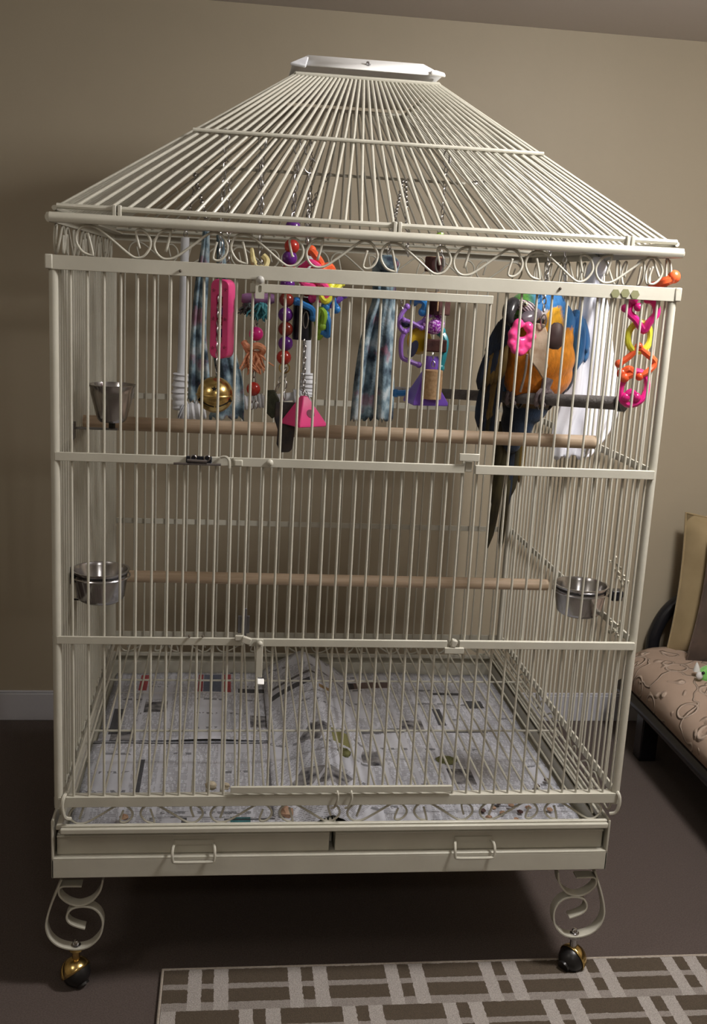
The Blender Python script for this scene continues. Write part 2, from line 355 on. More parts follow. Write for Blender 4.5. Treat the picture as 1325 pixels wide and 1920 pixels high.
def px_x(px, py): return P(px, py, 0).x
ud0, ud1, uz = px_x(478, 545), px_x(922, 560), P(700, 551, 0).z
ld0, ld1, lz = px_x(432, 1475), px_x(845, 1475), P(640, 1475, 0).z
ud = part(MB().box(ud0 - .008, ud1, -.010, -.005, uz - .0068, uz + .0068), 'upper_door', bevel=.0008)
part(MB().box(px_x(437, 868), px_x(868, 876), -.0105, -.005, H2 - .0072, H2 + .0074), 'door_rail', CREAM, ud, bevel=.0008)
ld = part(MB().box(ld0, ld1, -.011, -.005, lz - .006, lz + .0055), 'lower_door', bevel=.0008)
part(MB().box(px_x(466, 1200), px_x(836, 1206), -.0105, -.005, H3 - .0068, H3 + .0068), 'door_rail', CREAM, ld, bevel=.0008)
for i in range(38):
    x = PT * (i + 1)
    inup, inlo = ud0 < x < ud1, ld0 < x < ld1
    lo = H3 if inlo else H4 + .008; hi = H2 if inup else H1
    inst('bar', vr_me, cage, along((x, -.002, lo), (x, -.002, hi)))
    if inup: inst('door_bar', vr_me, ud, along((x, -.003, H2), (x, -.003, uz)))
    if inlo: inst('door_bar', vr_me, ld, along((x, -.003, lz), (x, -.003, H3)))
    inst('bar', vr_me, cage, along((x, D, H4), (x, D, H1)))
for i in range(32):
    y = D / 33 * (i + 1)
    for x in (0, W): inst('bar', vr_me, cage, along((x, y, H4), (x, y, H1)))
# front rails left and right of the doors
part(MB().box(0, px_x(440, 865), -.008, -.004, H2 - .0072, H2 + .0072), 'middle_rail', bevel=.0008)
part(MB().box(px_x(888, 880), W, -.012, -.004, H2 - .0080, H2 + .0072), 'middle_rail', bevel=.0008)
part(MB().box(0, px_x(453, 1200), -.008, -.004, H3 - .0068, H3 + .0068), 'lower_rail', bevel=.0008)
part(MB().box(px_x(858, 1208), W, -.012, -.004, H3 - .0070, H3 + .0072), 'lower_rail', bevel=.0008)
def ringprism(outer, inner, o, U, W_, th):
    mb = MB(); o, U, W_ = V(o), V(U), V(W_); n = U.cross(W_).normalized(); k = len(outer); vs = []
    for s_ in (-1, 1):
        for L in (outer, inner): vs += [o + U * a + W_ * b + n * s_ * th / 2 for a, b in L]
    fs = []
    for i in range(k):
        j = (i + 1) % k; fs += [(i, j, k + j, k + i), (2 * k + i, 3 * k + i, 3 * k + j, 2 * k + j), (i, 2 * k + i, 2 * k + j, j), (k + i, k + j, 3 * k + j, 3 * k + i)]
    return mb.add(vs, fs)
def rrect(w_, h_, r, n=5):
    out = []
    for cx, cy, a0 in ((w_ / 2 - r, h_ / 2 - r, 0), (-w_ / 2 + r, h_ / 2 - r, 90), (-w_ / 2 + r, -h_ / 2 + r, 180), (w_ / 2 - r, -h_ / 2 + r, 270)):
        for i in range(n): a = math.radians(a0 + 90 * i / (n - 1)); out.append((cx + r * math.cos(a), cy + r * math.sin(a)))
    return out
# latches, hinges and small ironware
def rivet(x, z, parent, r=.0048, m=CREAM, y=-.012): part(MB().lathe((x, y, z), [(0, .004), (r * .6, .0034), (r, .001), (r, -.001)], 12, RX(math.pi / 2)), 'rivet', m, parent, label='rounded rivet head')
a = P(488, 516, -.012); b = P(488, 560, -.012)
mz = (a.z + b.z) / 2; hh = (a.z - b.z) / 2
lt = part(ringprism([(u, v) for u, v in rrect(.0144, hh * 2, .001, 5)], [(u, v - .003) for u, v in rrect(.0052, .0110, .0025, 5)], (a.x, -.01225, mz), (1, 0, 0), (0, 0, 1), .0025), 'latch_plate')
rivet(a.x, a.z - .007, lt, .0062, mat('dull_rivet', (.45, .44, .41), .5), -.014)
a = P(487, 1205, -.013); b = P(488, 1283, -.013)
st = part(MB().box(a.x - .0058, a.x + .0058, -.0145, -.0115, b.z + .013, a.z + .006), 'door_strap', bevel=.001)
part(MB().obox((b.x, -.019, b.z + .007), (.0115, .012, .003), RX(.6)), 'strap_lip', CAPW, st, bevel=.001); rivet(a.x, a.z - .001, st, .005, CREAM, -.0155)
p = P(880, 858, -.014); part(MB().box(p.x - .0175, p.x + .0175, -.015, -.011, p.z - .0065, p.z + .0065), 'hinge_plate', bevel=.001)
p = P(851, 1220, -.014); part(MB().box(p.x - .0175, p.x + .0175, -.016, -.011, p.z - .0055, p.z + .0055), 'hinge_plate', bevel=.001)
p = P(850, 1206, -.01); part(MB().obox(p, (.010, .012, .014), RY(.3)), 'hinge_knuckle', CREAM2, bevel=.002)
p = P(878, 876, -.006); part(MB().box(p.x - .006, p.x + .006, -.008, -.004, p.z - .008, p.z + .01), 'hinge_strap', bevel=.001)
p = P(447, 868, -.0115); part(MB().box(p.x - .007, p.x + .007, -.0145, -.0105, p.z - .0056, p.z + .0056), 'latch_knob', bevel=.002)
p = P(506, 868, -.012); rivet(p.x, p.z, ud, .0058)
p = P(427, 866, -.011); part(MB().tube(smooth([p + V((-.012, 0, .007)), p + V((-.004, -.004, .009)), p + V((.002, -.008, .004)), p + V((.003, -.008, -.009))], 4), .0025, 6), 'door_hook')
p = P(374, 863, -.012)
bo = part(MB().box(p.x - .022, p.x + .020, -.0135, -.0085, p.z - .0065, p.z + .0065), 'slide_bolt', mat('blued_steel', (.05, .055, .075), .3, 1.0), bevel=.001)
part(MB().tube([p + V((-.042, -.003, -.006)), p + V((.035, -.003, -.006))], .0022, 6).tube([p + V((-.020, -.004, 0)), p + V((.012, -.004, -.001))], .0025, 6)
     .torus(p + V((-.010, -.003, .004)), .0045, .0014, RX(math.pi / 2)).torus(p + V((.012, -.003, .004)), .0045, .0014, RX(math.pi / 2)), 'bolt_rod', STEEL, bo)
p = P(449, 1196, -.011); part(MB().box(p.x - .008, p.x + .006, -.014, -.009, p.z - .005, p.z + .005).obox(p + V((.012, -.004, -.003)), (.016, .008, .012), RY(.3)), 'lower_latch', CREAM2, bevel=.0015)
p = P(458, 1165, .004); part(MB().box(p.x - .004, p.x + .004, .002, .005, p.z - .028, p.z + .024).box(p.x - .011, p.x + .009, .004, .007, p.z - .022, p.z + .010), 'latch_tongue', mat('dull_grey_steel', (.20, .20, .22), .45, .8), bevel=.001)
for px, py in ((338, 508), (1050, 541), (355, 1193), (380, 1193)): q = P(px, py, -.009); rivet(q.x, q.z, cage, .0024, mat('rust_spot', (.10, .08, .06), .6), -.0088)
oliv = mat('olive_blotch', (.20, .20, .10), .6)
for dx in (-.017, 0, .017):
    p = P(1172, 551, -.0095); part(MB().lathe((p.x + dx, -.0092, p.z + .001 - abs(dx) * .08), [(0, .0008), (.0078, .0008), (.0078, -.0006)], 6, RX(math.pi / 2)), 'trefoil_leaf', oliv)
# corner loops and grate hooks at the bottom rail
for px, py in ((632, 1490), (658, 1490)): q = P(px, py, -.011); part(MB().tube(smooth([q + V((0, .012, .006)), q + V((0, -.002, .006)), q + V((.001, -.004, -.006)), q + V((-.004, -.003, -.022)), q + V((-.010, 0, -.026))], 4), .0022, 6), 'grate_hook', CREAM2)
for x, sg in ((.014, -1), (W - .002, 1)): part(MB().tube(smooth([(x, .012, H4 + .012), (x + sg * .004, -.010, H4 + .012), (x + sg * .006, -.015, H4 - .004), (x + sg * .002, -.013, H4 - .024), (x - sg * .008, -.008, H4 - .030)], 4), .0034, 7), 'corner_loop', CREAM2)

# base: frame, trays, grate
BX0, BX1, BY0, BY1 = -.012, 1.009, -.012, D + .010
part(MB().box(BX0, BX1, BY0, BY0 + .004, .234, .270).box(BX0, BX1, BY0, .014, .269, .273), 'base_front', CREAM, bevel=.0012)
part(MB().box(BX0, BX1, BY1 - .004, BY1, .234, .318).box(BX0, BX1, D - .014, BY1, .296, .300), 'base_back', CREAM2)
part(MB().box(BX0, BX0 + .004, BY0, BY1, .234, .345), 'base_side', CREAM2, bevel=.001); part(MB().box(BX1 - .004, BX1, BY0, BY1, .234, .335), 'base_side', CREAM2, bevel=.001)
part(MB().box(.004, BX1 - .006, -.016, -.004, .321, .331).box(.004, BX1 - .006, -.010, -.002, .331, .335), 'base_top_rail', CREAM, bevel=.0018)
part(MB().box(-.004, .006, -.008, D, .326, .334), 'base_top_rail', CREAM2, bevel=.001); part(MB().box(BX1 - .010, BX1, -.008, D, .318, .328), 'base_top_rail', CREAM2, bevel=.001)
part(MB().box(BX0 + .004, BX1 - .004, D - .004, D + .002, .322, .332), 'base_top_rail', CREAM2, bevel=.001)
part(MB().box(.4845, .4895, .035, BY1 - .004, .2731, .312), 'tray_divider', CREAM2)
part(MB().box(BX0 + .005, BX1 - .005, .02, BY1 - .005, .2655, .2685), 'base_floor', CREAM2)
for x0, x1, hx in ((-.004, .4815, 363), (.4925, 1.000, 890)):
    tr = part(MB().box(x0, x1, .000, .004, .2735, .312).box(x0, x1, .862, .866, .2735, .312).box(x0, x0 + .004, .004, .862, .2735, .312).box(x1 - .004, x1, .004, .862, .2735, .312)
              .box(x0 + .004, x1 - .004, .004, .862, .2735, .2760).box(x0, x1, -.004, .000, .3085, .3125), 'tray', CREAM, bevel=.001)
    q = P(hx, 1598, -.02)
    hw = .0375
    part(MB().tube(smooth([(q.x - hw + .004, -.002, .292), (q.x - hw + .001, -.012, .2925), (q.x - hw, -.020, .284), (q.x - hw + .001, -.021, .271), (q.x - hw + .006, -.021, .2675), (q.x, -.021, .267), (q.x + hw - .006, -.021, .2675), (q.x + hw - .001, -.021, .271), (q.x + hw, -.020, .284), (q.x + hw - .001, -.012, .2925), (q.x + hw - .004, -.002, .292)], 4), .0026, 7)
         .box(q.x - hw + .002, q.x + hw - .002, -.002, .0, .291, .300), 'tray_handle', CREAM, tr, label='bent wire pull handle')
ZG = .3735
gr_me = MB().tube([(0, .002, .377), (0, .010, .3785), (0, .026, ZG), (0, .86, ZG)], .0022, 7).mesh('grate_bar', CREAM)
for i in range(38): inst('grate_bar', gr_me, cage, M.Translation((PT * (i + 1) - .004, 0, 0)))
for y in (.312, .59, .862): part(MB().tube([(.008, y, ZG - .0045), (W - .012, y, ZG - .0045)], .0024, 7), 'grate_cross_bar')
for x in (.008, W - .014): part(MB().tube([(x, .01, ZG - .0045), (x, .862, ZG - .0045)], .003, 7), 'grate_side_bar', CREAM2)
part(MB().tube([(.008, .016, ZG - .002), (W - .012, .016, ZG - .002)], .0026, 7), 'grate_cross_bar')

# legs: flat bar scrolls with a caster each
lz = lambda a, b: (70 + a / 6.625, 1620 + b / 6.625)
C1 = [(310, 160), (240, 330), (190, 450), (135, 620), (120, 760), (170, 890), (290, 985), (480, 1022), (650, 985), (780, 860), (820, 700), (780, 580), (690, 510), (560, 492), (440, 520), (380, 590), (380, 660), (430, 710), (520, 745), (600, 765)]
C2 = [(820, 160), (790, 290), (700, 410), (600, 465), (500, 480), (380, 440), (290, 360), (280, 280), (320, 245), (400, 240), (560, 240)]
pc = lambda L, y: [V((P(*lz(*q), y).x, y, P(*lz(*q), y).z)) for q in L]
YLG = .014
leg1, leg2 = smooth(pc(C1, YLG), 5), smooth(pc(C2, YLG), 5)
foot = P(*lz(480, 1010), YLG)
def leg(mx, yc):
    tf = lambda p: V(((W - .018 - p.x) if mx else p.x, yc, min(p.z, .2345)))
    lg = part(MB().ribbon([tf(p) for p in leg1], (0, 1, 0), .022, .0034).ribbon([tf(p) for p in leg2], (0, 1, 0), .022, .0034), 'scroll_leg', CREAM, bevel=.0006)
    f = tf(foot); f.z = foot.z
    part(MB().lathe(f, [(0, .011), (.0035, .0105), (.006, .007), (.006, .003), (.009, .002), (.009, 0)], 10), 'caster_bolt', STEEL, lg)
    rz = RZ(.5 if mx else -.35)
    cz = .030
    part(MB().tube([f + V((0, 0, -.001)), V((f.x, yc, cz + .022))], .007, 10).lathe((f.x, yc, f.z - .006), [(.004, .004), (.012, .002), (.013, -.002), (.004, -.006)], 12), 'caster_stem', STEEL if mx else BRASS, lg)
    # half-dome brass hood over a black ball-shaped wheel
    ax = V((.75, .50, .30)) if mx else V((-.50, .38, .72)); RH = ax.normalized().to_track_quat('Z', 'Y').to_matrix(); n = 9
    rows = [[V((f.x, yc, .0262)) + RH @ V((.0280 * math.sin(a) * math.cos(b), .0280 * math.sin(a) * math.sin(b), .0280 * math.cos(a))) for b in [math.pi * 2 * j / 20 for j in range(21)]] for a in [math.pi * .5 * i / n + .001 for i in range(n + 1)]]
    part(MB().sheet(rows), 'caster_hood', BRASS, lg, solid=.0012)
    part(MB().ell((f.x, yc, .0262), (.0262, .0262, .0262), RH, 20, 14).tube([V((f.x, yc, .0262)) + RH @ V((0, 0, -.020)), V((f.x, yc, .0262)) + RH @ V((0, 0, -.0275))], .012, 14), 'caster_wheel', RUBBER, lg)
for mx in (False, True):
    for yc in (YLG, D - .03): leg(mx, yc)
#PART2
# ---------------------------------------------------------------- rug
def rug_mat():
    n = Nd('rug_pile', .95); o = n.tc.outputs['Object']
    wob = n.noise(o, 90, 3); x, y, z = n.sep(o)[:3]
    x = n.math('ADD', x, n.math('MULTIPLY', n.math('SUBTRACT', wob, .5), .006)); y = n.math('ADD', y, n.math('MULTIPLY', n.math('SUBTRACT', wob, .5), .006))
    v = n.math('DIVIDE', n.math('ADD', y, .002 * S), -.114 * S)                       # rows count from the far edge
    g = n.math('FLOOR', v); fv = n.math('FRACT', v)
    u = n.math('FRACT', n.math('ADD', n.math('DIVIDE', x, .186 * S), n.math('ADD', n.math('MULTIPLY', g, .5), .357)))
    def band(t, a, b): return n.math('MULTIPLY', n.math('GREATER_THAN', t, a), n.math('LESS_THAN', t, b))
    light = n.math('MAXIMUM', band(u, .60, .735), band(u, .855, 1.0))
    gap = n.math('MAXIMUM', band(fv, .36, .49), n.math('GREATER_THAN', fv, .81))
    gap = n.math('MULTIPLY', gap, .62)
    f = n.math('MAXIMUM', light, gap)
    pile = n.noise(o, 420, 3)
    c = n.mix(f, (.092, .068, .045), (.43, .39, .36)); c = n.mix(.75, c, n.ramp(pile, [(.3, (.55, .55, .55)), (.7, (1.25, 1.25, 1.25))]), 'MULTIPLY')
    n.bump(pile, .8, .006); return n.color(c)
rx0, ry0 = .186, .0335
rugm = rug_mat()
rug = thing('area_rug', 'taupe area rug woven with pale crossing bars, on the carpet before the cage', 'rug', (rx0, ry0, 0))
o_ = MB().box(0, 1.75, -1.25, 0, .0005, .010).build('rug_pile', rugm); o_.parent = rug
BIND = mat('rug_binding', (.30, .26, .21), .9, c2=(.38, .33, .28), scale=200, bump=.5)
part(MB().tube([(rx0 - .003, ry0 - 1.25, .0055), (rx0 - .003, ry0 + .002, .0055), (rx0 + 1.75, ry0 + .002, .0055)], .0055, 8), 'rug_binding', BIND, rug)

# ---------------------------------------------------------------- newspapers in the trays
def news_mat(name, blocks=(), seed=0, rot=0.0, pics=.86):
    n = Nd(name, .85); o = n.map(n.tc.outputs['Object'], rot=(0, 0, rot), loc=(seed * 1.37, seed * .73, 0))
    x, y, z = n.sep(o)[:3]
    cw, ch = .062 * S, .085 * S
    cx, cy = n.math('DIVIDE', x, cw), n.math('DIVIDE', y, ch)
    fx, fy = n.math('FRACT', cx), n.math('FRACT', cy)
    wn = n.t.nodes.new('ShaderNodeTexWhiteNoise'); wn.noise_dimensions = '2D'
    cb = n.t.nodes.new('ShaderNodeCombineXYZ'); n.lk(n.math('FLOOR', cx), cb.inputs[0]); n.lk(n.math('FLOOR', cy), cb.inputs[1]); n.lk(cb.outputs[0], wn.inputs['Vector'])
    rv = wn.outputs['Value']
    line = n.math('LESS_THAN', n.math('FRACT', n.math('DIVIDE', y, .0062 * S)), .5)
    word = n.math('GREATER_THAN', n.noise(n.map(o, scale=(1, .25, 1)), 190, 2), .46)
    incol = n.math('MULTIPLY', n.math('GREATER_THAN', fx, .07), n.math('LESS_THAN', fx, .93))
    txt = n.math('MULTIPLY', n.math('MULTIPLY', line, word), incol)
    head = n.math('MULTIPLY', n.math('MULTIPLY', n.math('GREATER_THAN', fy, .88), n.math('LESS_THAN', rv, .35)), n.math('GREATER_THAN', n.noise(n.map(o, scale=(1, .5, 1)), 60, 2), .5))
    paper = n.ramp(n.noise(o, 5, 3), [(.3, (.52, .53, .59)), (.7, (.70, .71, .78))])
    c = n.mix(n.math('MULTIPLY', n.math('MULTIPLY', txt, .65), n.math('GREATER_THAN', rv, .15)), paper, (.12, .12, .13))
    c = n.mix(n.math('MULTIPLY', head, .65), c, (.05, .05, .055))
    pic = n.math('MULTIPLY', n.math('GREATER_THAN', rv, pics), n.math('LESS_THAN', fy, .78))
    c = n.mix(n.math('MULTIPLY', pic, incol), c, n.ramp(n.noise(o, 35, 4), [(.35, (.05, .05, .06)), (.6, (.33, .32, .33))]))
    ox, oy = n.sep(n.tc.outputs['Object'])[:2]
    for bx0, bx1, by0, by1, bc in blocks:
        t = None
        for s_, e_, q in ((bx0, bx1, ox), (by0, by1, oy)):
            k = n.math('MULTIPLY', n.math('GREATER_THAN', q, s_ * S), n.math('LESS_THAN', q, e_ * S)); t = k if t is None else n.math('MULTIPLY', t, k)
        c = n.mix(n.math('MULTIPLY', t, .9), c, bc)
    return n.color(c)
def news(label, x0, x1, y0, y1, z, m, rot=0.0, ripple=.003, ridge=None, nx=22, ny=26, seed=1):
    r = random.Random(seed); ph = [r.uniform(0, 6) for _ in range(6)]; cx, cy = (x0 + x1) / 2, (y0 + y1) / 2; rows = []
    ca, sa = math.cos(rot), math.sin(rot)
    for i in range(ny + 1):
        row = []
        for j in range(nx + 1):
            x = (x1 - x0) * (j / nx - .5); y = (y1 - y0) * (i / ny - .5)
            wx, wy = cx + x * ca - y * sa, cy + x * sa + y * ca
            h = ripple * (1 + .5 * math.sin(17 * x + ph[0]) + .5 * math.sin(13 * y + ph[1] + 5 * x) + .35 * math.sin(31 * x - 22 * y + ph[2]))
            if ridge: h += ridge(wx, wy)
            row.append((wx, wy, z + max(0, h)))
        rows.append(row)
    o = MB().sheet(rows).build('newspaper_sheet', m, org=(cx, cy, z), solid=.0007, ang=1.2)
    return tag(o, label, 'newspaper', 'newspapers lining the cage trays')
RDC, DK, OLV = (.38, .025, .03), (.035, .035, .04), (.20, .19, .03)
news('newspaper sheet with red and dark blocks, at the back of the left tray', .012, .43, .45, .855, .2805, news_mat('newsprint_colour',
     [(-.145, -.125, .085, .19, RDC), (.00, .012, .075, .19, RDC), (.014, .058, .075, .19, (.10, .12, .18)), (.060, .082, .075, .19, RDC), (.100, .21, .075, .10, DK), (-.19, -.165, -.17, -.03, DK), (-.2, .21, .068, .073, (.7, .7, .7))], 3, 0, .9), seed=3)
news('newspaper sheet with dense grey columns, at the front of the left tray', .004, .40, .012, .455, .2775, news_mat('newsprint_columns', [(-.09, -.08, -.03, .13, DK), (-.2, .2, .205, .211, DK)], 7, 0, .97), seed=5, ripple=.002)
def tent(x, y):
    k = max(0.0, min(1.0, (y - .05) / .7)); c = .488 + .02 * math.sin(4 * y); h = .030 + .035 * k ** 1.6; wd = .055 + .05 * k
    return h * max(0.0, 1 - abs(x - c) / wd) ** .8
news('newspaper sheet folded into a tent over the divider between the trays', .385, .600, .050, .850, .2835, news_mat('newsprint_slanted',
     [(-.095, .0, .20, .225, DK), (-.095, .02, .25, .262, (.1, .09, .09)), (.02, .05, .18, .20, (.25, .14, .03)), (.03, .07, -.08, -.02, OLV)], 2, .5, .93), seed=8, ridge=tent, ripple=.003, nx=30)
news('newspaper sheet spread over the whole right tray, a colour photo at its back', .575, .985, .012, .855, .2800, news_mat('newsprint_wide',
     [(-.175, -.075, .315, .355, (.10, .05, .035)), (-.19, -.165, .315, .355, DK), (.03, .10, .275, .29, DK), (.10, .145, .20, .245, DK), (.02, .12, .06, .075, DK), (.01, .03, .10, .19, DK), (-.18, -.08, .05, .075, (.12, .12, .13))], 5, 0, .95), seed=11, ripple=.0035)
news('small pale newspaper sheet at the front edge of the right tray', .520, .985, .0055, .115, .2855, news_mat('newsprint_pale', [], 9, .1, .99), seed=13, ripple=.003, ny=10)
news('newspaper strip with a teal corner, at the front edge of the left tray', .15, .47, .0055, .105, .2845, news_mat('newsprint_teal', [(-.008, .030, .016, .050, (.0, .16, .18)), (-.02, .10, .038, .044, DK), (-.10, -.09, -.02, .045, DK)], 6, -.1, .99), seed=17, ripple=.0025, ny=10)
SC = [mat('shell_scrap', (.40, .23, .15), .8, c2=(.50, .33, .22), scale=60, bump=.3), mat('dark_scrap', (.07, .03, .025), .7), mat('dropping', (.07, .075, .015), .6, c2=(.20, .20, .08), scale=90), mat('pale_scrap', (.55, .48, .36), .8)]
def scrap(px, py, r, k, label, z=.293, flat=.5, grp=None):
    p = PZ(px, py, z); b = MB(); b.ell(p, (r, r * .8, r * flat), RZ(rnd.uniform(0, 3)), 9, 6)
    b.v = [tuple(V(q) + V((rnd.uniform(-1, 1), rnd.uniform(-1, 1), rnd.uniform(-.5, 1))) * r * .22) for q in b.v]
    tag(b.build('food_scrap', SC[k], org=tuple(p)), label, 'scrap', grp)
scrap(537, 1522, .016, 0, 'brown nut shell half on the newspaper strip beside the tray divider')
scrap(233, 1532, .009, 0, 'small pinkish scrap inside the second scroll from the left, on the newspaper')
scrap(396, 1473, .010, 3, 'larger of two pale round crumbs behind the front bars', z=.388, flat=.8); scrap(424, 1474, .008, 3, 'smaller of two pale round crumbs behind the front bars', z=.388, flat=.8)
scrap(640, 1412, .020, 2, 'olive green dropping on the tent of newspaper', z=.309, flat=.25); scrap(837, 1427, .022, 2, 'olive green dropping in the middle of the right tray', z=.287, flat=.3)
for i, (px, py, k) in enumerate([(905, 1520, 1), (925, 1515, 0), (942, 1524, 0), (958, 1510, 0), (975, 1522, 1), (968, 1537, 0), (990, 1514, 0), (1030, 1518, 0), (916, 1532, 0), (1006, 1474, 1), (1024, 1462, 1), (935, 1505, 1)]):
    scrap(px, py, .0065, k, ('dark brown' if k else 'reddish brown') + ' food crumb scattered at the right front of the tray', grp=('dark' if k else 'reddish') + ' crumbs at the right front of the tray')

# ---------------------------------------------------------------- perches and bowls
def perch(name, a, b, r, m, label, rb=None):
    o = MB().tube([V(a) + (V(b) - V(a)) * (i / 12) for i in range(13)], [r + ((rb or r) - r) * i / 12 for i in range(13)], 16).build(name, m, org=a); return tag(o, label, 'perch')
perch('wooden_perch', (.006, .292, 1.0085), (W - .006, .285, 1.0045), .0135, DOWEL2, 'upper round wooden perch across the cage under the hanging toys')
perch('wooden_perch', (.006, .50, .645), (W - .006, .498, .6425), .0130, DOWEL, 'lower round wooden perch across the middle of the cage')
PA, PB = V((1.006, .152, 1.0985)), V((.655, .62, 1.057))
gp = perch('stone_perch', PA, PB, .0128, GREYP, 'dark grey rough tapering perch that the parrot stands on', .0098)
part(MB().lathe(PA + V((-.004, .006, 0)), [(0, 0), (.016, 0), (.016, .012), (0, .012)], 14, (PA - PB).to_track_quat('Z', 'Y').to_matrix()), 'end_cap', RUBBER, None or gp).location = V(PA) * -S
def bowl(label, c, r, h, taper, wall, ycl):
    t = thing('feeding_bowl', label, 'bowl', c, 'steel feeding bowls')
    rb = r * taper
    prof = [(0, 0), (rb * .8, 0), (rb * .93, .004), (rb, h * .14), (r * .975, h * .8), (r * .985, h * .93), (r + .0028, h), (r + .0030, h + .0018), (r - .001, h + .0016), (r - .004, h * .92), (rb - .003, h * .16), (rb * .8, .004), (0, .003)]
    part(MB().lathe(c, prof, 36), 'bowl', STEEL, t)
    return t
c = P(186, 1068, .150); bw = bowl('round steel bowl clamped to the left side, by the lower perch', (.0545, .150, c.z - .058), .0495, .058, .86, 0, .15)
part(MB().torus((.0545, .150, c.z - .010), .0525, .0018, n=28), 'holder_ring', STEEL, bw)
part(MB().obox((-.001, .150, c.z - .012), (.006, .030, .028)).tube([(-.004, .15, c.z - .012), (.006, .15, c.z - .012)], .006, 8), 'clamp', RUBBER, bw, bevel=.001)
part(MB().tube([(.001, .165, c.z - .062), (.05, .150, c.z - .059)], .0018, 6), 'support_wire', BLACK, bw)
c = P(1087, 1098, .135); bw = bowl('round steel bowl clamped to the right side wall', (c.x + .002, .135, c.z - .056), .0500, .058, .86, 1, .13)
part(MB().torus((c.x + .002, .135, c.z - .009), .0530, .0018, n=28), 'holder_ring', STEEL, bw)
q = P(1150, 1115, .128); part(MB().obox(q + V((.004, 0, 0)), (.022, .022, .020)).tube([q + V((-.012, 0, 0)), q + V((.024, 0, 0))], .005, 8), 'clamp', BLACK, bw, bevel=.003)
c = P(210, 722, .2); bw = bowl('tapered steel cup on a bracket at the upper left, above the perch end', (c.x, .2, c.z - .066), .0395, .066, .70, 0, .2)
part(MB().lathe((c.x, .2, c.z - .079), [(0, 0), (.006, 0), (.006, .013), (0, .013)], 10), 'bolt', BLACK, bw)
part(MB().box(.000, c.x + .010, .194, .206, c.z - .0815, c.z - .0785).box(-.004, .003, .185, .215, c.z - .100, c.z - .070), 'bracket', mat('dull_bracket_steel', (.22, .21, .20), .45, .9), bw, bevel=.001)
# seed hulls and dried food stuck to the right side bars by the bowl
hb = MB(); rr = random.Random(3)
for i in range(46):
    px, py = rr.choice([(1140, 1070), (1155, 1078), (1165, 1085), (1172, 1100), (1150, 1180), (1163, 1188), (1148, 1060), (1170, 1175)]); px += rr.gauss(0, 7); py += rr.gauss(0, 7)
    p = P(px, py, .10 - (px - 1155) * .0018); p.x = W + rr.uniform(-.004, .001); hb.obox(p, (.003, .005, .004), RX(rr.uniform(0, 3)))
ho = hb.build('dried_food', mat('dried_food', (.48, .45, .36), .9), org=(W, .1, .72)); tag(ho, 'dried pale food bits stuck to the right side bars beside the steel bowl', 'crumbs'); ho['kind'] = 'stuff'

# ---------------------------------------------------------------- toys
def chain(a, b, L=.0105, r=.0011, mb=None):
    mb = mb or MB(); a, b = V(a), V(b); d = b - a; n = max(2, int(d.length / (L * 1.25))); q = d.to_track_quat('X', 'Z').to_matrix()
    for i in range(n): mb.torus(a + d * ((i + .5) / n), L * .36, r, q @ RX(.6 + (math.pi / 2) * (i % 2)), 8, 4, sx=1.75)
    return mb
def chains(parent, *segs, L=.0105, r=.0011):
    mb = MB()
    for a, b in segs: chain(a, b, L, r, mb)
    return part(mb, 'chain', CHAIN, parent, kind='stuff')
def quick(parent, x, y, z):
    part(MB().torus((x, y, z - .011), .0058, .0014, RX(math.pi / 2) @ RZ(math.pi / 2), 14, 6, sx=2.3), 'quick_link', CHAIN, parent)
    o = part(MB().tube([(x + .0056, y, z - .018), (x + .0056, y, z - .006)], .0028, 8), 'link_nut', CHAIN, parent)
def bead(parent, p, r, m, name='bead'): return part(MB().ell(p, r, nu=18, nv=12), name, m, parent)
def star(r): return [((r if i % 2 == 0 else r * .42) * math.sin(math.pi * i / 5), (r if i % 2 == 0 else r * .42) * math.cos(math.pi * i / 5)) for i in range(10)]
YT_ = .13
TG = 'toys hanging inside the cage'
# pink frame and bell
top = P(423, 250, YT_); t = thing('hanging_toy', 'pink plastic frame toy with star cutouts and a big brass jingle bell', 'toy', top, TG)
quick(t, top.x, YT_, top.z + .004)
ce = P(417, 598, YT_); rz = RZ(-.42); U = rz @ V((1, 0, 0)); Nn = rz @ V((0, -1, 0))
fr = part(ringprism(rrect(.034, .135, .012), rrect(.011, .082, .005), ce, U, (0, 0, 1), .028), 'toy_frame', PINK, t, bevel=.002)
for sx, sz in ((-.011, .048), (.011, .05), (-.011, .0), (-.011, -.05), (.011, -.048), (.011, 0)): part(MB().prism(star(.0042), ce + U * sx + V((0, 0, sz)) + Nn * .0142, U, (0, 0, 1), .0012), 'star_cutout_shade', PINKD, fr)  # solid darker pink stars, painted as the shade in the cutouts
for k, (dz, m) in enumerate(((.030, RED), (.012, LILAC), (-.004, RED), (-.024, PURP))): bead(fr, ce + V((0, 0, dz)) + Nn * .004, .0075, m, 'slot_bead')
chains(t, (top + V((0, 0, -.018)), P(414, 450, YT_)), (P(414, 450, YT_), P(407, 700, YT_ - .022)), (P(430, 330, YT_ + .01), P(428, 520, YT_ + .005)))
bc = P(403, 740, YT_ - .02); R_ = .0315
bell = part(MB().ell(bc, R_, nu=32, nv=20), 'bell', BRASS, t)
part(MB().torus(bc, R_ + .0002, .0018, n=32), 'bell_seam', BRASS, bell)
d = (V(CAM) - bc).normalized(); u_ = d.cross(V((0, 0, 1))).normalized() * -1; w_ = u_.cross(d) * -1 if u_.cross(d).z < 0 else u_.cross(d)
DARK = mat('opening_shade', (.006, .005, .004), .8)  # near-black pieces on the bell stand in for shade inside its openings
dd = (d * .93 + w_ * .30 - u_ * .05).normalized(); part(MB().prism(star(.0055), bc + dd * (R_ + .0001), u_, w_, .0012), 'bell_star_shade', DARK, bell)
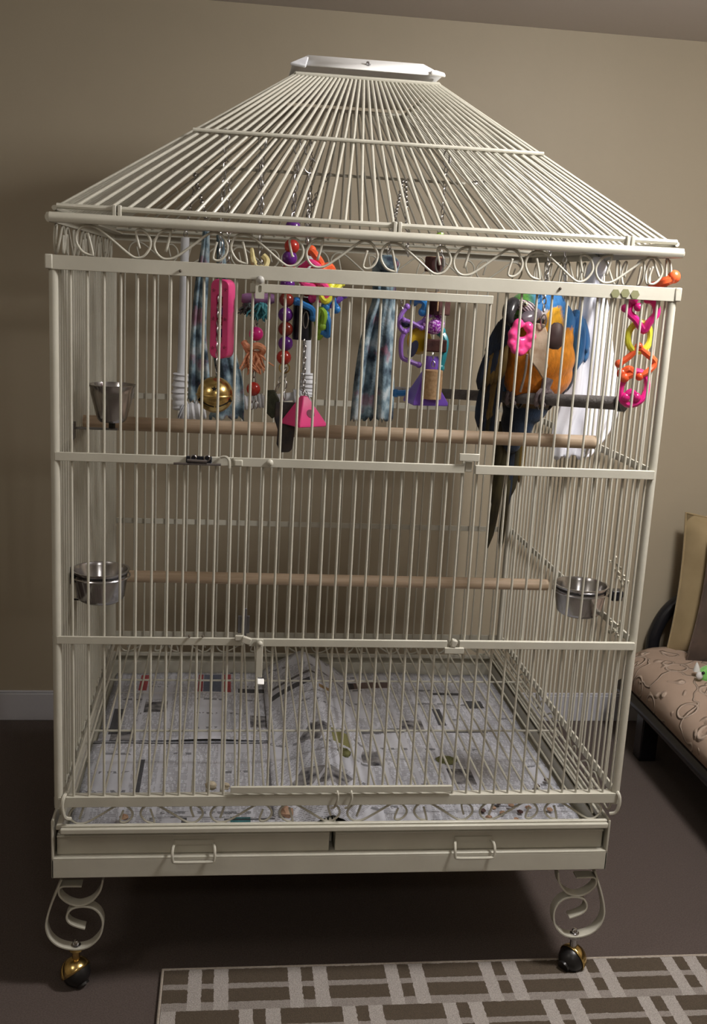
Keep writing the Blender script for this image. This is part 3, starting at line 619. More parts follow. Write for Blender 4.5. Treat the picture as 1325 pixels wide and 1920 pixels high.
for sg in (-1, 1):
    part(MB().tube([bc + (d * .80 + w_ * (-.30 - .42 * math.sin(a) ) + u_ * sg * (.10 + .62 * a / 1.5)).normalized() * (R_ + .0) if False else bc + (d * (.80 - .25 * k / 6) + w_ * (-.72 + .062 * k) + u_ * sg * (.05 + .115 * k)).normalized() * R_ for k in range(8) for a in (0,)], [.0011] * 7 + [.0042], 6), 'bell_slot_shade', DARK, bell)
# wood, rope and bead toy
top = P(492, 258, YT_); t = thing('hanging_toy', 'wood slice, teal and peach rope and round bead toy, second from the left', 'toy', top, TG)
quick(t, top.x, YT_, top.z + .004)
pts = [P(x, y, YT_) for x, y in ((489, 290), (488, 500), (484, 612), (476, 762))]
chains(t, (pts[0], pts[1]), (pts[0] + V((.004, .004, 0)), P(490, 410, YT_ + .004)), (pts[0] + V((-.004, -.003, 0)), P(487, 420, YT_ - .004)), (P(482, 595, YT_), P(480, 622, YT_)), (P(477, 695, YT_), P(476, 720, YT_)), (P(473, 740, YT_), P(472, 768, YT_)), (P(480, 740, YT_), P(480, 765, YT_)))
part(MB().tube(smooth([P(472, 466, YT_ + .006), P(475, 490, YT_ - .006), P(483, 502, YT_ - .012), P(497, 500, YT_ - .010), P(500, 488, YT_), P(493, 480, YT_ + .004)], 5), [.003, .0035, .004, .0045, .005, .0055, .006] * 3 + [.006] * 5, 7), 'straw_rope', ROPEY, t)
part(MB().tube([P(453, 559, YT_), P(462, 560, YT_), P(486, 562, YT_), P(506, 560, YT_), P(514, 560, YT_)], [.007, .0100, .0105, .0100, .0075], 12), 'wood_slice', WOODP, t, label='purple stained wood slice')
def tuft(parent, p, L, spread, m, n=26, name='rope_tuft', r=.0013, seed=1):
    rr = random.Random(seed); mb = MB()
    for i in range(n):
        a = p + V((rr.gauss(0, .003), rr.gauss(0, .003), 0)); d = V((rr.gauss(0, spread), rr.gauss(0, spread), -1)).normalized(); l_ = L * rr.uniform(.6, 1.05)
        mb.tube([a, a + d * l_ * .35 + V((rr.gauss(0, .002), rr.gauss(0, .002), 0)), a + d * l_ * .7 + V((rr.gauss(0, .003), 0, 0)), a + d * l_ + V((rr.gauss(0, .003), 0, 0))], [r * 1.3, r * 1.2, r, r * .6], 5)
    return part(mb, name, m, parent, kind='stuff')
tuft(t, P(488, 568, YT_ - .004), .032, .32, ROPET, 70, seed=2, r=.0017); tuft(t, P(464, 568, YT_), .022, .45, ROPED, 40, seed=3, r=.0017)
bead(t, P(480, 626, YT_), .0125, MAG)
kn = MB(); kn.tube(smooth([P(457, 641, YT_), P(466, 652, YT_ - .008), P(482, 648, YT_ - .012), P(494, 655, YT_ - .006), P(486, 664, YT_ + .004), P(468, 660, YT_), P(460, 648, YT_)], 5), .0058, 8)
part(kn, 'rope_knot', ROPEO, t); tuft(t, P(474, 660, YT_ - .004), .040, .36, ROPEO, 80, seed=5, r=.0017)
bead(t, P(475, 729, YT_), .0125, RED)
# string of round beads with leather strips
top = P(558, 266, YT_); t = thing('hanging_toy', 'string of purple and red round beads ending in black leather strips', 'toy', top, TG)
quick(t, top.x, YT_, top.z + .004)
chains(t, (top + V((0, 0, -.02)), P(548, 416, YT_)), (top + V((.003, .004, -.03)), P(550, 400, YT_ + .006)), (P(537, 688, YT_), P(516, 735, YT_)), (P(534, 690, YT_), P(533, 752, YT_)), L=.012)
for x, y, m in ((549, 426, PURP), (547, 462, RED), (543, 484, PURP), (541, 508, RED), (539, 533, PURP), (537, 562, DRED), (535, 590, PURP), (535, 617, DRED), (535, 644, PURP), (532, 670, RED)): bead(t, P(x, y, YT_), .0132, m)
part(MB().torus(P(533, 690, YT_), .009, .0013, RX(math.pi / 2)), 'ring', BRASS, t)
part(MB().prism([(-.010, .026), (.005, .028), (.014, .012), (.012, -.016), (.003, -.024), (-.008, -.014)], P(508, 760, YT_ + .008), (1, -.3, 0), (0, 0, 1), .006), 'olive_leather_strip', LEATHG, t, bevel=.002)
part(MB().prism([(-.016, .040), (.022, .040), (.020, .0), (.014, -.044), (.008, -.049), (-.008, -.050), (-.014, -.035), (-.012, -.01), (-.018, .01)], P(533, 796, YT_), (1, 0, 0), (-.03, .05, 1), .007), 'black_leather_strip', LEATHB, t, bevel=.002)
# cluster of plastic links with black tube and pink pyramid
top = P(578, 268, YT_); t = thing('hanging_toy', 'bunch of bright plastic links over a black tube and a pink pyramid', 'toy', top, TG)
quick(t, top.x, YT_, top.z + .004)
part(MB().torus(P(581, 311, YT_), .012, .0012, RX(math.pi / 2) @ RY(.4)), 'ring', CHAIN, t)
chains(t, (P(580, 325, YT_), P(575, 458, YT_)), (P(571, 636, YT_ - .012), P(569, 742, YT_ - .012)), L=.0075, r=.0012)
def plink(parent, pts, r, m, Y=YT_, name='plastic_link', n=5):
    q = smooth([P(*p[:2], Y + (p[2] if len(p) > 2 else 0)) for p in pts], n)
    return part(MB().tube(q, r, 8).ell(q[0], r * 1.35, nu=10, nv=7).ell(q[-1], r * 1.35, nu=10, nv=7), name, m, parent)
RB = [(ORANGE, [(583, 470, 0), (592, 480, -.01), (603, 500, 0), (590, 508, .01)]), (PINK, [(565, 505, 0), (580, 492, -.012), (596, 500, -.015), (606, 515, -.01)]), (ORANGE, [(603, 505, -.01), (618, 500, .0), (625, 520, .01), (610, 535, 0)]),
      (PINK, [(562, 520, 0), (572, 535, -.01), (590, 540, -.012), (585, 560, 0)]), (YEL, [(598, 520, .01), (618, 508, .006), (628, 520, 0), (618, 540, -.01)]), (PINK, [(600, 530, -.012), (615, 545, -.015), (605, 562, -.012), (592, 556, -.005)]),
      (YEL, [(595, 545, -.012), (610, 565, -.015), (625, 548, -.01), (640, 530, 0)]), (PURPL, [(620, 570, 0), (634, 562, -.005), (645, 552, -.005)]), (BLUE, [(556, 565, 0), (570, 572, -.012), (584, 580, -.012), (588, 595, -.006)]),
      (BLUE, [(610, 575, -.005), (622, 560, -.008), (630, 580, 0)]), (LIME, [(598, 620, 0), (594, 598, -.004), (602, 580, -.008), (608, 592, -.008), (604, 612, -.004)]), (BLUE, [(604, 622, 0), (616, 628, -.005), (616, 606, -.005), (610, 590, 0)]), (LIME, [(597, 630, .005), (603, 625, 0), (608, 600, .01)]),
      (RED, [(575, 548, .01), (590, 530, .015), (610, 520, .02)])]
for m, pts in RB: plink(t, pts, .0058 if m is not ORANGE else .007, m)
part(MB().lathe(P(567, 598, YT_ + .012), [(0, -.036), (.0165, -.036), (.0175, -.03), (.0172, .034), (.013, .037), (0, .037)], 20), 'black_tube', mat('black_tube', (.012, .012, .022), .3), t)
part(MB().torus(P(573, 600, YT_ - .012), .0045, .0012, RX(math.pi / 2) @ RZ(math.pi / 2), 14, 6, sx=3.2), 'wire_link', CHAIN, t)
def pyramid(parent, apex, base, bw, m, rot, holes=True, name='pyramid'):
    a, b = V(apex), V(base); R3 = RZ(rot); h = (a - b).length; tb = .16; mb = MB()
    vs = [b + R3 @ V((sx * bw / 2, sy * bw / 2, dz)) for dz in (0, .006) for sx, sy in ((-1, -1), (1, -1), (1, 1), (-1, 1))] + [a + R3 @ V((sx * bw * tb / 2, sy * bw * tb / 2, 0)) for sx, sy in ((-1, -1), (1, -1), (1, 1), (-1, 1))]
    fs = [(3, 2, 1, 0), (8, 9, 10, 11)] + [(i + k, (i + 1) % 4 + k, (i + 1) % 4 + k + 4, i + k + 4) for k in (0, 4) for i in range(4)]
    o = part(mb.add(vs, fs), name, m, parent, bevel=.0015)
    if holes:
        for i, f in ((0, 'round'), (1, 'tri')):
            A, B_ = vs[4 + i], vs[4 + (i + 1) % 4]; T1, T2 = vs[8 + i], vs[8 + (i + 1) % 4]
            c_ = (A + B_) * .32 + (T1 + T2) * .18; U_ = (B_ - A).normalized(); N_ = U_.cross(((T1 + T2) - (A + B_)).normalized()); W2 = N_.cross(U_)
            if N_.dot(c_ - (a + b) / 2) < 0: N_ = -N_
            poly = [(.008 * math.cos(q * .52), .008 * math.sin(q * .52)) for q in range(12)] if f == 'round' else [(-.010, -.008), (.010, -.008), (0, .012)]
            part(MB().prism(poly, c_ + N_ * .0002, U_, W2, .0012), 'side_hole_shade', mat('hole_shade_' + f, (.16, .008, .04), .6), o)  # dark plate on the face, coloured as the shade in a hole
    return o
pyramid(t, P(570, 742, YT_ - .012), P(569, 797, YT_ - .012), .0575, PINK, .55)
# purple pyramid toy, right
top = P(838, 289, YT_); t = thing('hanging_toy', 'bark block, cork, violet link and purple pyramid toy on the right', 'toy', top, TG)
quick(t, top.x, YT_, top.z + .004)
Y6 = .16
chains(t, (top + V((0, 0, -.02)), P(826, 442, Y6)), (P(826, 455, Y6), P(825, 480, Y6)), (P(820, 540, Y6), P(812, 600, Y6)), (P(753, 555, Y6), P(752, 590, Y6)), (P(812, 660, Y6 - .02), P(812, 690, Y6 - .02)), L=.009)
part(MB().lathe(P(825, 443, Y6), [(0, -.006), (.006, -.006), (.008, 0), (.006, .006), (0, .006)], 8), 'lime_bead', LIME, t)
def block(px0, px1, py0, py1, Y, m, name, endm=None):
    a, b = P(px0, (py0 + py1) / 2, Y), P(px1, (py0 + py1) / 2, Y); hz = abs(P(px0, py0, Y).z - P(px0, py1, Y).z) / 2
    c_ = (a + b) / 2; wd = (b - a).length
    o = part(MB().lathe(c_, [(0, -hz), (wd / 2 * .96, -hz), (wd / 2, -hz * .8), (wd / 2 * .98, hz * .8), (wd / 2 * .94, hz), (0, hz)], 14), name, m, t)
    if endm: part(MB().lathe(c_ + V((0, 0, hz)), [(0, .0008), (wd / 2 * .86, .0008), (wd / 2 * .86, 0)], 14), 'cut_end', endm, o)
block(796, 832, 482, 510, Y6, BARK, 'bark_block', WOODL); block(800, 826, 548, 590, Y6 + .01, BARK, 'bark_block', WOODL)
q = P(829, 572, Y6 - .012); part(MB().obox(q, (.024, .02, .036), RZ(.3)), 'bark_chip', BARK, t, bevel=.002); part(MB().obox(P(822, 568, Y6 - .022), (.005, .003, .03), RZ(.3)), 'pale_chip', WOODL, t, bevel=.001)
part(MB().torus(P(824, 494, Y6 - .022), .0075, .0018, RX(math.pi / 2) @ RZ(math.pi / 2), 14, 6, sx=2.2).tube([P(831, 485, Y6 - .022), P(831, 500, Y6 - .022)], .0036, 8), 'carabiner', CHAIN, t)
plink(t, [(776, 566, .02), (788, 563, 0), (797, 570, -.005), (792, 585, 0)], .006, BLUE, Y6)
plink(t, [(763, 575), (752, 590), (748, 608), (758, 622), (775, 612), (795, 602)], .0042, LILAC, Y6)
plink(t, [(758, 622), (752, 640), (753, 668), (765, 676), (785, 684)], .0044, LILAC, Y6); plink(t, [(757, 600), (772, 605), (790, 615)], .0036, LILAC, Y6 - .005)
part(MB().lathe(P(786, 638, Y6 + .012), [(0, -.009), (.020, -.008), (.026, 0), (.020, .008), (0, .009)], 24, RX(math.pi / 2) @ RY(.35)), 'yellow_disc', YELD, t)
part(MB().lathe(P(774, 654, Y6 - .004), [(0, -.004), (.0095, -.004), (.0095, .004), (0, .004)], 16, RY(.35).to_3x3() @ RX(math.pi / 2) @ M.Diagonal((.8, 1.7, 1)).to_3x3()), 'navy_disc', NAVY, t)
plink(t, [(750, 600, .01), (758, 608, 0), (768, 606, 0)], .006, NAVY, Y6 + .01)
part(MB().ell(P(815, 612, Y6 - .010), (.013, .012, .014), nu=9, nv=6), 'faceted_bead', GLIT, t, ang=.1); part(MB().torus(P(812, 606, Y6), .016, .005, RX(1.2)), 'glitter_ring', GLIT, t)
part(MB().obox(P(816, 648, Y6 - .005), (.040, .022, .022), RZ(-.15)), 'bark_slab', BARK, t, bevel=.002)
plink(t, [(826, 622, .01), (834, 640, .005), (830, 668, 0), (824, 690, 0)], .007, TEALP, Y6)
part(MB().lathe(P(808, 680, Y6), [(0, -.012), (.014, -.012), (.015, 0), (.012, .012), (0, .012)], 14), 'violet_spool', PURPL, t)
part(MB().lathe(P(811, 721, Y6 - .030), [(0, -.026), (.0165, -.026), (.0170, 0), (.0165, .026), (0, .026)], 18), 'cork', CORK, t, bevel=.001)
pyramid(t, P(799, 694, Y6 + .006), P(797, 757, Y6 + .006), .066, PURPL, .12, holes=False)
plink(t, [(742, 737, .02), (756, 737, .01), (772, 735, .01)], .006, BLUE, Y6 + .03)
# chewed plastic links on the right wall
p0 = P(1205, 565, .075); t = thing('hanging_toy', 'chain of pink, yellow and orange plastic links at the right front corner', 'toy', p0, TG)
Y9 = .055
plink(t, [(1183, 566, 0), (1178, 585, -.004), (1192, 600, -.006), (1206, 620, -.006), (1216, 605, -.004), (1230, 588, 0), (1228, 570, .004), (1214, 560, .005)], .0068, MAG, Y9)
for x, y, dy in ((1172, 578, 0), (1188, 562, -.01), (1196, 576, -.012), (1205, 553, 0)): bead(t, P(x, y, Y9 + dy), .0075, MAG, 'knob')
part(MB().torus(P(1198, 632, Y9 + .004), .0205, .0058, RX(1.45) @ RZ(1.4), 18, 8, sx=1.25), 'plastic_ring', YEL, t)
plink(t, [(1197, 650, 0), (1180, 668, 0), (1160, 682, 0)], .0056, ORANGE, Y9); plink(t, [(1197, 652, 0), (1214, 665, -.003), (1228, 680, -.004), (1216, 695, -.003), (1198, 706, 0)], .0056, ORANGE, Y9)
plink(t, [(1165, 700, 0), (1178, 692, -.004), (1186, 700, -.006), (1170, 708, -.004)], .0068, ORANGE, Y9)
part(MB().torus(P(1188, 728, Y9), .0235, .0060, RX(1.5) @ RZ(1.2), 18, 8, sx=1.3), 'plastic_ring', MAG, t)
plink(t, [(1172, 745, -.004), (1182, 735, -.006), (1192, 745, -.004)], .0065, MAG, Y9)
plink(t, [(1226, 540, .02), (1240, 530, 0), (1252, 526, -.005), (1263, 519, -.006)], .0085, ORANGE, .03)

# cloths
def cloth(rows, nf, amp, seed, n=28, Yb=.3, rag=.006):
    rr = random.Random(seed); ph = rr.uniform(0, 6); out = []; cen = smooth([(r[0], r[1], 0) for r in rows], 6); wid = smooth([(r[2], 0, 0) for r in rows], 6); dep = smooth([(r[3] if len(r) > 3 else 0, 0, 0) for r in rows], 6)
    k = len(cen)
    for i in range(k):
        row = []
        for j in range(n + 1):
            u = 2 * j / n - 1; g = i / (k - 1)
            a = amp * (.35 + .65 * g)
            yo = a * math.sin(nf * math.pi * u + ph + 1.2 * math.sin(2.3 * g + u)) + a * .45 * math.sin(nf * 2.3 * math.pi * u + 2 * ph + 3 * g)
            p = P(cen[i].x + u * wid[i].x, cen[i].y, Yb + dep[i].x); p.y += yo + .018 * u * u * (1 - .5 * g)
            if i == k - 1: p.z += rr.uniform(-rag, rag)
            row.append(p)
        out.append(row)
    return MB().sheet(out)
def cloth_thing(name, label, rows, nf, amp, seed, m, Yb, hang=None, knot=None):
    t = thing(name, label, 'cloth', P(rows[0][0], rows[0][1], Yb))
    part(cloth(rows, nf, amp, seed, Yb=Yb), 'cloth', m, t, solid=.0015, ang=2)
    if hang: chains(t, *hang, L=.011)
    if knot: part(MB().ell(*knot, nu=14, nv=9), 'cloth_knot', m, t)
    return t
cloth_thing('cloth_strip', 'narrow blue grey floral cloth strip hanging behind the bell, left strand', [(386, 430, 6), (384, 470, 8), (378, 530, 12), (372, 620, 14), (373, 700, 19), (374, 752, 21)], 1.1, .006, 1, FLORAL, .31,
            hang=[(P(362, 318, .60), P(386, 408, .33)), (P(386, 408, .33), P(386, 432, .31))])
cloth_thing('cloth_strip', 'wider blue grey floral cloth strip behind the pink frame and bell', [(412, 440, 6), (415, 500, 9), (418, 590, 15), (421, 660, 21), (431, 725, 25), (424, 785, 33)], 1.2, .007, 2, FLORAL, .33,
            hang=[(P(425, 300, .32), P(412, 440, .33))])
cloth_thing('hanging_cloth', 'large blue grey floral cloth bunched at the top, hanging mid cage', [(726, 478, 10), (727, 492, 25), (724, 512, 24), (722, 560, 22), (716, 594, 27), (709, 641, 33), (704, 688, 36), (701, 735, 39), (697, 786, 40)], 1.5, .011, 7, FLORAL, .30,
            hang=[(P(755, 338, .70), P(742, 400, .45)), (P(742, 400, .45), P(727, 480, .31)), (P(760, 338, .70), P(764, 480, .35))], knot=(P(727, 494, .30), (.022, .02, .016)))
cloth_thing('hanging_cloth', 'white cloth hanging at the right side of the parrot', [(1126, 482, 6), (1124, 500, 16), (1120, 540, 21), (1118, 600, 34), (1112, 660, 44), (1112, 715, 52), (1108, 765, 58), (1090, 815, 55), (1072, 858, 36)], 1.7, .013, 4, WHITEC, .36,
            hang=[(P(1040, 350, .55), P(1126, 486, .36))], knot=(P(1125, 500, .36), (.018, .018, .018)))
# draped chains up in the roof
t = thing('loose_chain', 'dark chain draped under the right side of the roof', 'chain', P(900, 340, .60)); chains(t, (P(880, 346, .60), P(965, 318, .60)), (P(965, 335, .55), P(1060, 385, .45)), L=.014, r=.0014)
t = thing('loose_chain', 'dark chain slanting from the roof cross bar behind the bead string', 'chain', P(616, 325, .72)); chains(t, (P(617, 324, .735), P(578, 395, .60)), (P(578, 395, .60), P(572, 440, .58)), L=.014, r=.0014)
t = thing('loose_chain', 'pair of chains hanging behind the top rail above the parrot', 'chain', P(1035, 440, .5)); chains(t, (P(1035, 440, .40), P(1018, 560, .26)), (P(1058, 440, .40), P(1060, 560, .30)), L=.011, r=.0012)

# pipe swing wrapped in white cloth
YS = .50
t = thing('pipe_swing', 'white pipe swing with cloth wrapped corners, hanging at the left of the cage', 'swing', P(345, 445, YS))
a, b, c_, d_ = P(347, 445, YS), P(338, 768, YS), P(573, 740, YS), P(580, 470, YS)
for p, q in ((a, b), (b, c_), (c_, d_)): part(MB().tube([p, q], .0088, 14), 'pipe', PVC, t)
def wrapped(pts, r0, seed):
    rr = random.Random(seed); q = smooth(pts, 10); mb = MB()
    mb.tube(q, [r0 * (1 + .12 * math.sin(i * 2.1) + rr.uniform(-.06, .10)) for i in range(len(q))], 14)
    return part(mb, 'cloth_wrap', WRAP, t)
wrapped([P(340, 700, YS), P(337, 735, YS), P(338, 768, YS)], .0155, 1); wrapped([P(337, 768, YS), P(352, 772, YS), P(385, 768, YS)], .0185, 2)
wrapped([P(440, 757, YS), P(470, 754, YS), P(494, 751, YS)], .0145, 3); wrapped([P(577, 700, YS), P(575, 725, YS), P(572, 742, YS)], .0155, 4); wrapped([P(550, 745, YS), P(560, 744, YS), P(578, 738, YS)], .016, 5)
chains(t, (a, V((.20, .60, 1.50))), (d_, V((.44, .62, 1.58))), L=.012)

# ---------------------------------------------------------------- macaw
YM_ = .345
Q = lambda x, y, d=0.0: P(x, y, YM_ + d)
mac = thing('macaw', 'blue and gold macaw perched on the grey perch, chewing a pink toy', 'parrot', Q(985, 746))
body = MB()
for x, y, d, r in [(1000, 578, -.030, (.042, .046, .040)), (985, 580, -.048, (.034, .036, .034)), (1022, 575, -.012, (.040, .045, .036)), (1030, 605, 0, (.050, .052, .050)), (1018, 635, .004, (.062, .056, .055)), (1012, 670, .004, (.072, .060, .062)),
                   (1006, 700, .014, (.074, .058, .056)), (1000, 728, .036, (.066, .044, .048)), (985, 758, .046, (.050, .036, .045)), (970, 790, .050, (.036, .026, .045)), (960, 820, .052, (.024, .018, .035)),
                   (972, 722, .004, (.026, .024, .026)), (1024, 722, -.008, (.026, .024, .026))]:
    body.ell(Q(x, y, d), r, nu=20, nv=14)
tmp = body.build('macaw_source', CREAM)
q = tmp.modifiers.new('r', 'REMESH'); q.mode = 'VOXEL'; q.voxel_size = .0038 * S
q = tmp.modifiers.new('s', 'SMOOTH'); q.factor = .5; q.iterations = 9
dg = bpy.context.evaluated_depsgraph_get(); bme = bpy.data.meshes.new_from_object(tmp.evaluated_get(dg)); bpy.data.objects.remove(tmp)
def to_px(p):
    d = RM.transposed() @ (p - V(CAM)); return 662.5 + FPX * d.x / d.y, 960 - FPX * d.z / d.y
# plumage colour, with some painted shade low down, is laid out on the bird's own frame: height up the body, side angle, head position
hc = Q(1004, 578, -.030)
at = bme.color_attributes.new('plumage', 'FLOAT_COLOR', 'POINT'); fw = V((-.80, -.60, 0)).normalized(); rt = V((.60, -.80, 0)).normalized() * -1
GOLD, AMB, BLU, DBL, GRN, BLK, NVY, OLVF = (.80, .30, .012), (.72, .20, .008), (.02, .16, .42), (.008, .045, .15), (.07, .24, .03), (.012, .012, .014), (.012, .035, .08), (.09, .055, .01)
lerp = lambda a, b, t: tuple(a[i] + (b[i] - a[i]) * max(0, min(1, t)) for i in range(3))
for i, vx in enumerate(bme.vertices):
    p = V(vx.co) / S; hz = p.z; rel = p - hc; j = .004 * math.sin(p.x * 900) * math.sin(p.z * 800 + p.y * 500)
    fx = rel.x; up = rel.z + j
    if up > -.035:                                    # head
        if up > -.004 + .25 * fx: c = lerp(GRN, BLU, (fx + .030) / .022)
        elif fx > .012 + j: c = lerp((.82, .42, .015), BLU, (fx - .042 - j + up * .3) / .008) if p.y < YM_ + .02 else BLU
        elif fx < -.02 and up < -.010: c = BLK
        else: c = (.55, .5, .5) if up > -.018 else (.015, .015, .015)
    else:
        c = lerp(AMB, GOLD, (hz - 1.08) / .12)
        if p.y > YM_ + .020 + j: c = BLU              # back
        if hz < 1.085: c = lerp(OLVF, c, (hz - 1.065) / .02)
        if hz < 1.060: c = lerp((.008, .012, .020), (.010, .035, .085), (p.x - .85) / .05)  # blue vent, darkened for the shade under the body
    at.data[i].color = (*c, 1)
FEATH = mat('plumage', (.5, .3, .05), .75, scale=120, bump=.5, bscale=170, attr='plumage', stretch=(1, 1, .45), sheen=.15)
bme.materials.clear(); bme.materials.append(FEATH); bme.polygons.foreach_set('use_smooth', [True] * len(bme.polygons))
bo_ = bpy.data.objects.new('body', bme); col.objects.link(bo_); bo_.parent = mac; bo_.location = -mac.location
fm = {}
def fmat(k, a, b): fm[k] = mat('feather_' + k, a, .6, c2=b, scale=60, stretch=(1, 1, .3), bump=.3, bscale=200, sheen=.1); return fm[k]
F_BL = fmat('blue', (.012, .10, .29), (.022, .15, .36)); F_DB = fmat('blue_in_shade', (.006, .010, .020), (.010, .026, .060)); F_OL = fmat('olive', (.10, .060, .012), (.20, .125, .022)); F_TL = fmat('tail', (.020, .017, .006), (.055, .045, .012)); F_GD = fmat('gold', (.68, .235, .010), (.78, .30, .014)); F_AM = fmat('amber', (.58, .165, .008), (.70, .215, .010))  # the near-black blue is wing blue with shade put into the colour
def blade(a, b, wd, out, bend=.1, m=7):
    a, b, out = V(a), V(b), V(out).normalized(); d = b - a; L = d.length; side = d.cross(out).normalized(); rows = []
    for i in range(m):
        t = i / (m - 1); wv = wd * (.45 + .55 * math.sin(min(1, t * 1.5) * math.pi / 2)) * (1 if t < .7 else math.sqrt(max(0.004, 1 - ((t - .7) / .3) ** 2)))
        c = a + d * t + out * (bend * L * math.sin(math.pi * t) * .5)
        rows.append([c - side * wv / 2 - out * wv * .10, c, c + side * wv / 2 - out * wv * .10])
    return MB().sheet(rows)
def wing(name, spine, out, feathers, m, shell):
    wg = MB()
    for c, r, R3 in shell: wg.ell(c, r, R3, 16, 12)
    wo = part(wg, 'wing', m, mac)
    for a, b, wd, mm in feathers: part(blade(a, b, wd, out), 'feather', mm, wo, solid=.0008)
# wing on the viewer's right: blue, lower rows darkened for shade, folded along the flank
shell = [(Q(1076, 640, .016), (.021, .040, .064), RY(-.02))]
fs = []
for k in range(5): fs.append((Q(1070 + k * 6, 588 + abs(k - 2) * 5, -.014 + k * .004), Q(1064 + k * 9, 650 + k * 3, -.020 + k * .006), .020, F_BL))
for k in range(5): fs.append((Q(1066 + k * 8, 632, -.016 + k * .006), Q(1060 + k * 9, 700 - k * 5, -.012 + k * .006), .020, F_DB if k < 3 else F_BL))
for k in range(5): fs.append((Q(1066 + k * 6, 670, -.010 + k * .006), Q(1046 + k * 9, 748 - k * 8, .004 + k * .006), .018, F_DB))
wing('wing', None, (.35, -.9, .1), fs, F_BL, shell)
# wing on the viewer's left: outer edge painted dark for shade, olive underside towards the body
shell = [(Q(930, 660, .014), (.018, .036, .070), RY(.22)), (Q(912, 735, .022), (.014, .028, .060), RY(.16))]
fs = []
for k in range(5): fs.append((Q(954 - k * 4, 588 + k * 4, -.026 + k * .004), Q(940 - k * 7, 655 + k * 4, -.024 + k * .005), .020, F_DB))
for k in range(6): fs.append((Q(950 - k * 6, 628 + k * 4, -.024 + k * .004), Q(936 - k * 8, 716 + k * 3, -.020 + k * .005), .020, F_OL if k < 4 else F_DB))
for k in range(6): fs.append((Q(944 - k * 7, 690 + k * 3, -.018 + k * .004), Q(925 - k * 6, 780 + k * 4, -.006 + k * .005), .019, F_OL if k in (1, 2, 4) else F_DB))
for k in range(4): fs.append((Q(930 - k * 7, 745, -.004 + k * .004), Q(922 - k * 7, 822 - k * 3, .006 + k * .005), .017, F_TL if k % 2 else F_DB))
wing('wing', None, (-.45, -.85, .1), fs, F_DB, shell)
# tail
for a, b, wd, mm in [((955, 800, .050), (914, 1028, .062), .018, F_TL), ((962, 805, .055), (936, 1042, .070), .014, F_TL), ((948, 790, .052), (925, 960, .060), .022, F_TL), ((968, 800, .050), (946, 960, .066), .020, F_DB), ((978, 795, .048), (958, 930, .062), .018, F_TL), ((985, 790, .046), (972, 905, .058), .016, F_OL), ((940, 790, .050), (932, 915, .056), .020, F_TL)]:
    part(blade(Q(*a), Q(*b), wd, (-.1, -1, .1), .03, 10), 'tail_feather', mm, mac, solid=.001)
# face, beak, eye
fp_c = Q(984, 574, -.062)
face = Nd('bare_face_skin', .55); wv = face.t.nodes.new('ShaderNodeTexWave'); wv.inputs['Scale'].default_value = 55; wv.inputs['Distortion'].default_value = 4; wv.inputs['Detail'].default_value = 1
face.lk(face.map(face.tc.outputs['Object'], rot=(0, .9, 0)), wv.inputs['Vector']); FACE = face.color(face.ramp(wv.outputs[0], [(.38, (.04, .025, .035)), (.52, (.50, .40, .44))]))
hr = RZ(.45)
fpt = part(MB().ell(Q(988, 578, -.067), (.026, .019, .0165), RY(.35), 18, 12), 'face_patch', FACE, mac)
ey = part(MB().ell(Q(985, 570, -.0835), .0050, nu=12, nv=8), 'eye', mat('pale_iris', (.50, .48, .34), .15, coat=1), mac)
part(MB().ell(Q(984.6, 570, -.0872), .0025, nu=10, nv=6), 'pupil', mat('pupil', (.004, .004, .004), .1, coat=1), ey)
BEAK = mat('black_beak', (.018, .017, .019), .22, c2=(.035, .032, .036), scale=40)
LIP = mat('grey_beak', (.10, .085, .10), .18, c2=(.16, .13, .16), scale=30, coat=.6)
part(MB().tube(smooth([Q(962, 568, -.070), Q(956, 578, -.082), Q(953, 592, -.090), Q(957, 606, -.092), Q(968, 616, -.090)], 5), [.015, .0155, .016, .0165, .0165, .0162, .016, .0155, .0150, .0145, .0135, .0125, .0115, .0105, .0095, .0085, .0075, .006, .0045, .003, .0012], 12, flat=.8), 'upper_beak', BEAK, mac)
part(MB().tube(smooth([Q(1000, 590, -.074), Q(988, 596, -.084), Q(976, 600, -.090)], 6), [.0135, .0145, .015, .0152, .015, .0148, .0142, .0135, .0125, .0115, .0100, .0085, .006], 12, flat=.85), 'lower_beak', LIP, mac)
part(MB().ell(Q(1001, 588, -.076), (.016, .010, .0125), RY(.3), 14, 10), 'cheek', LIP, mac)
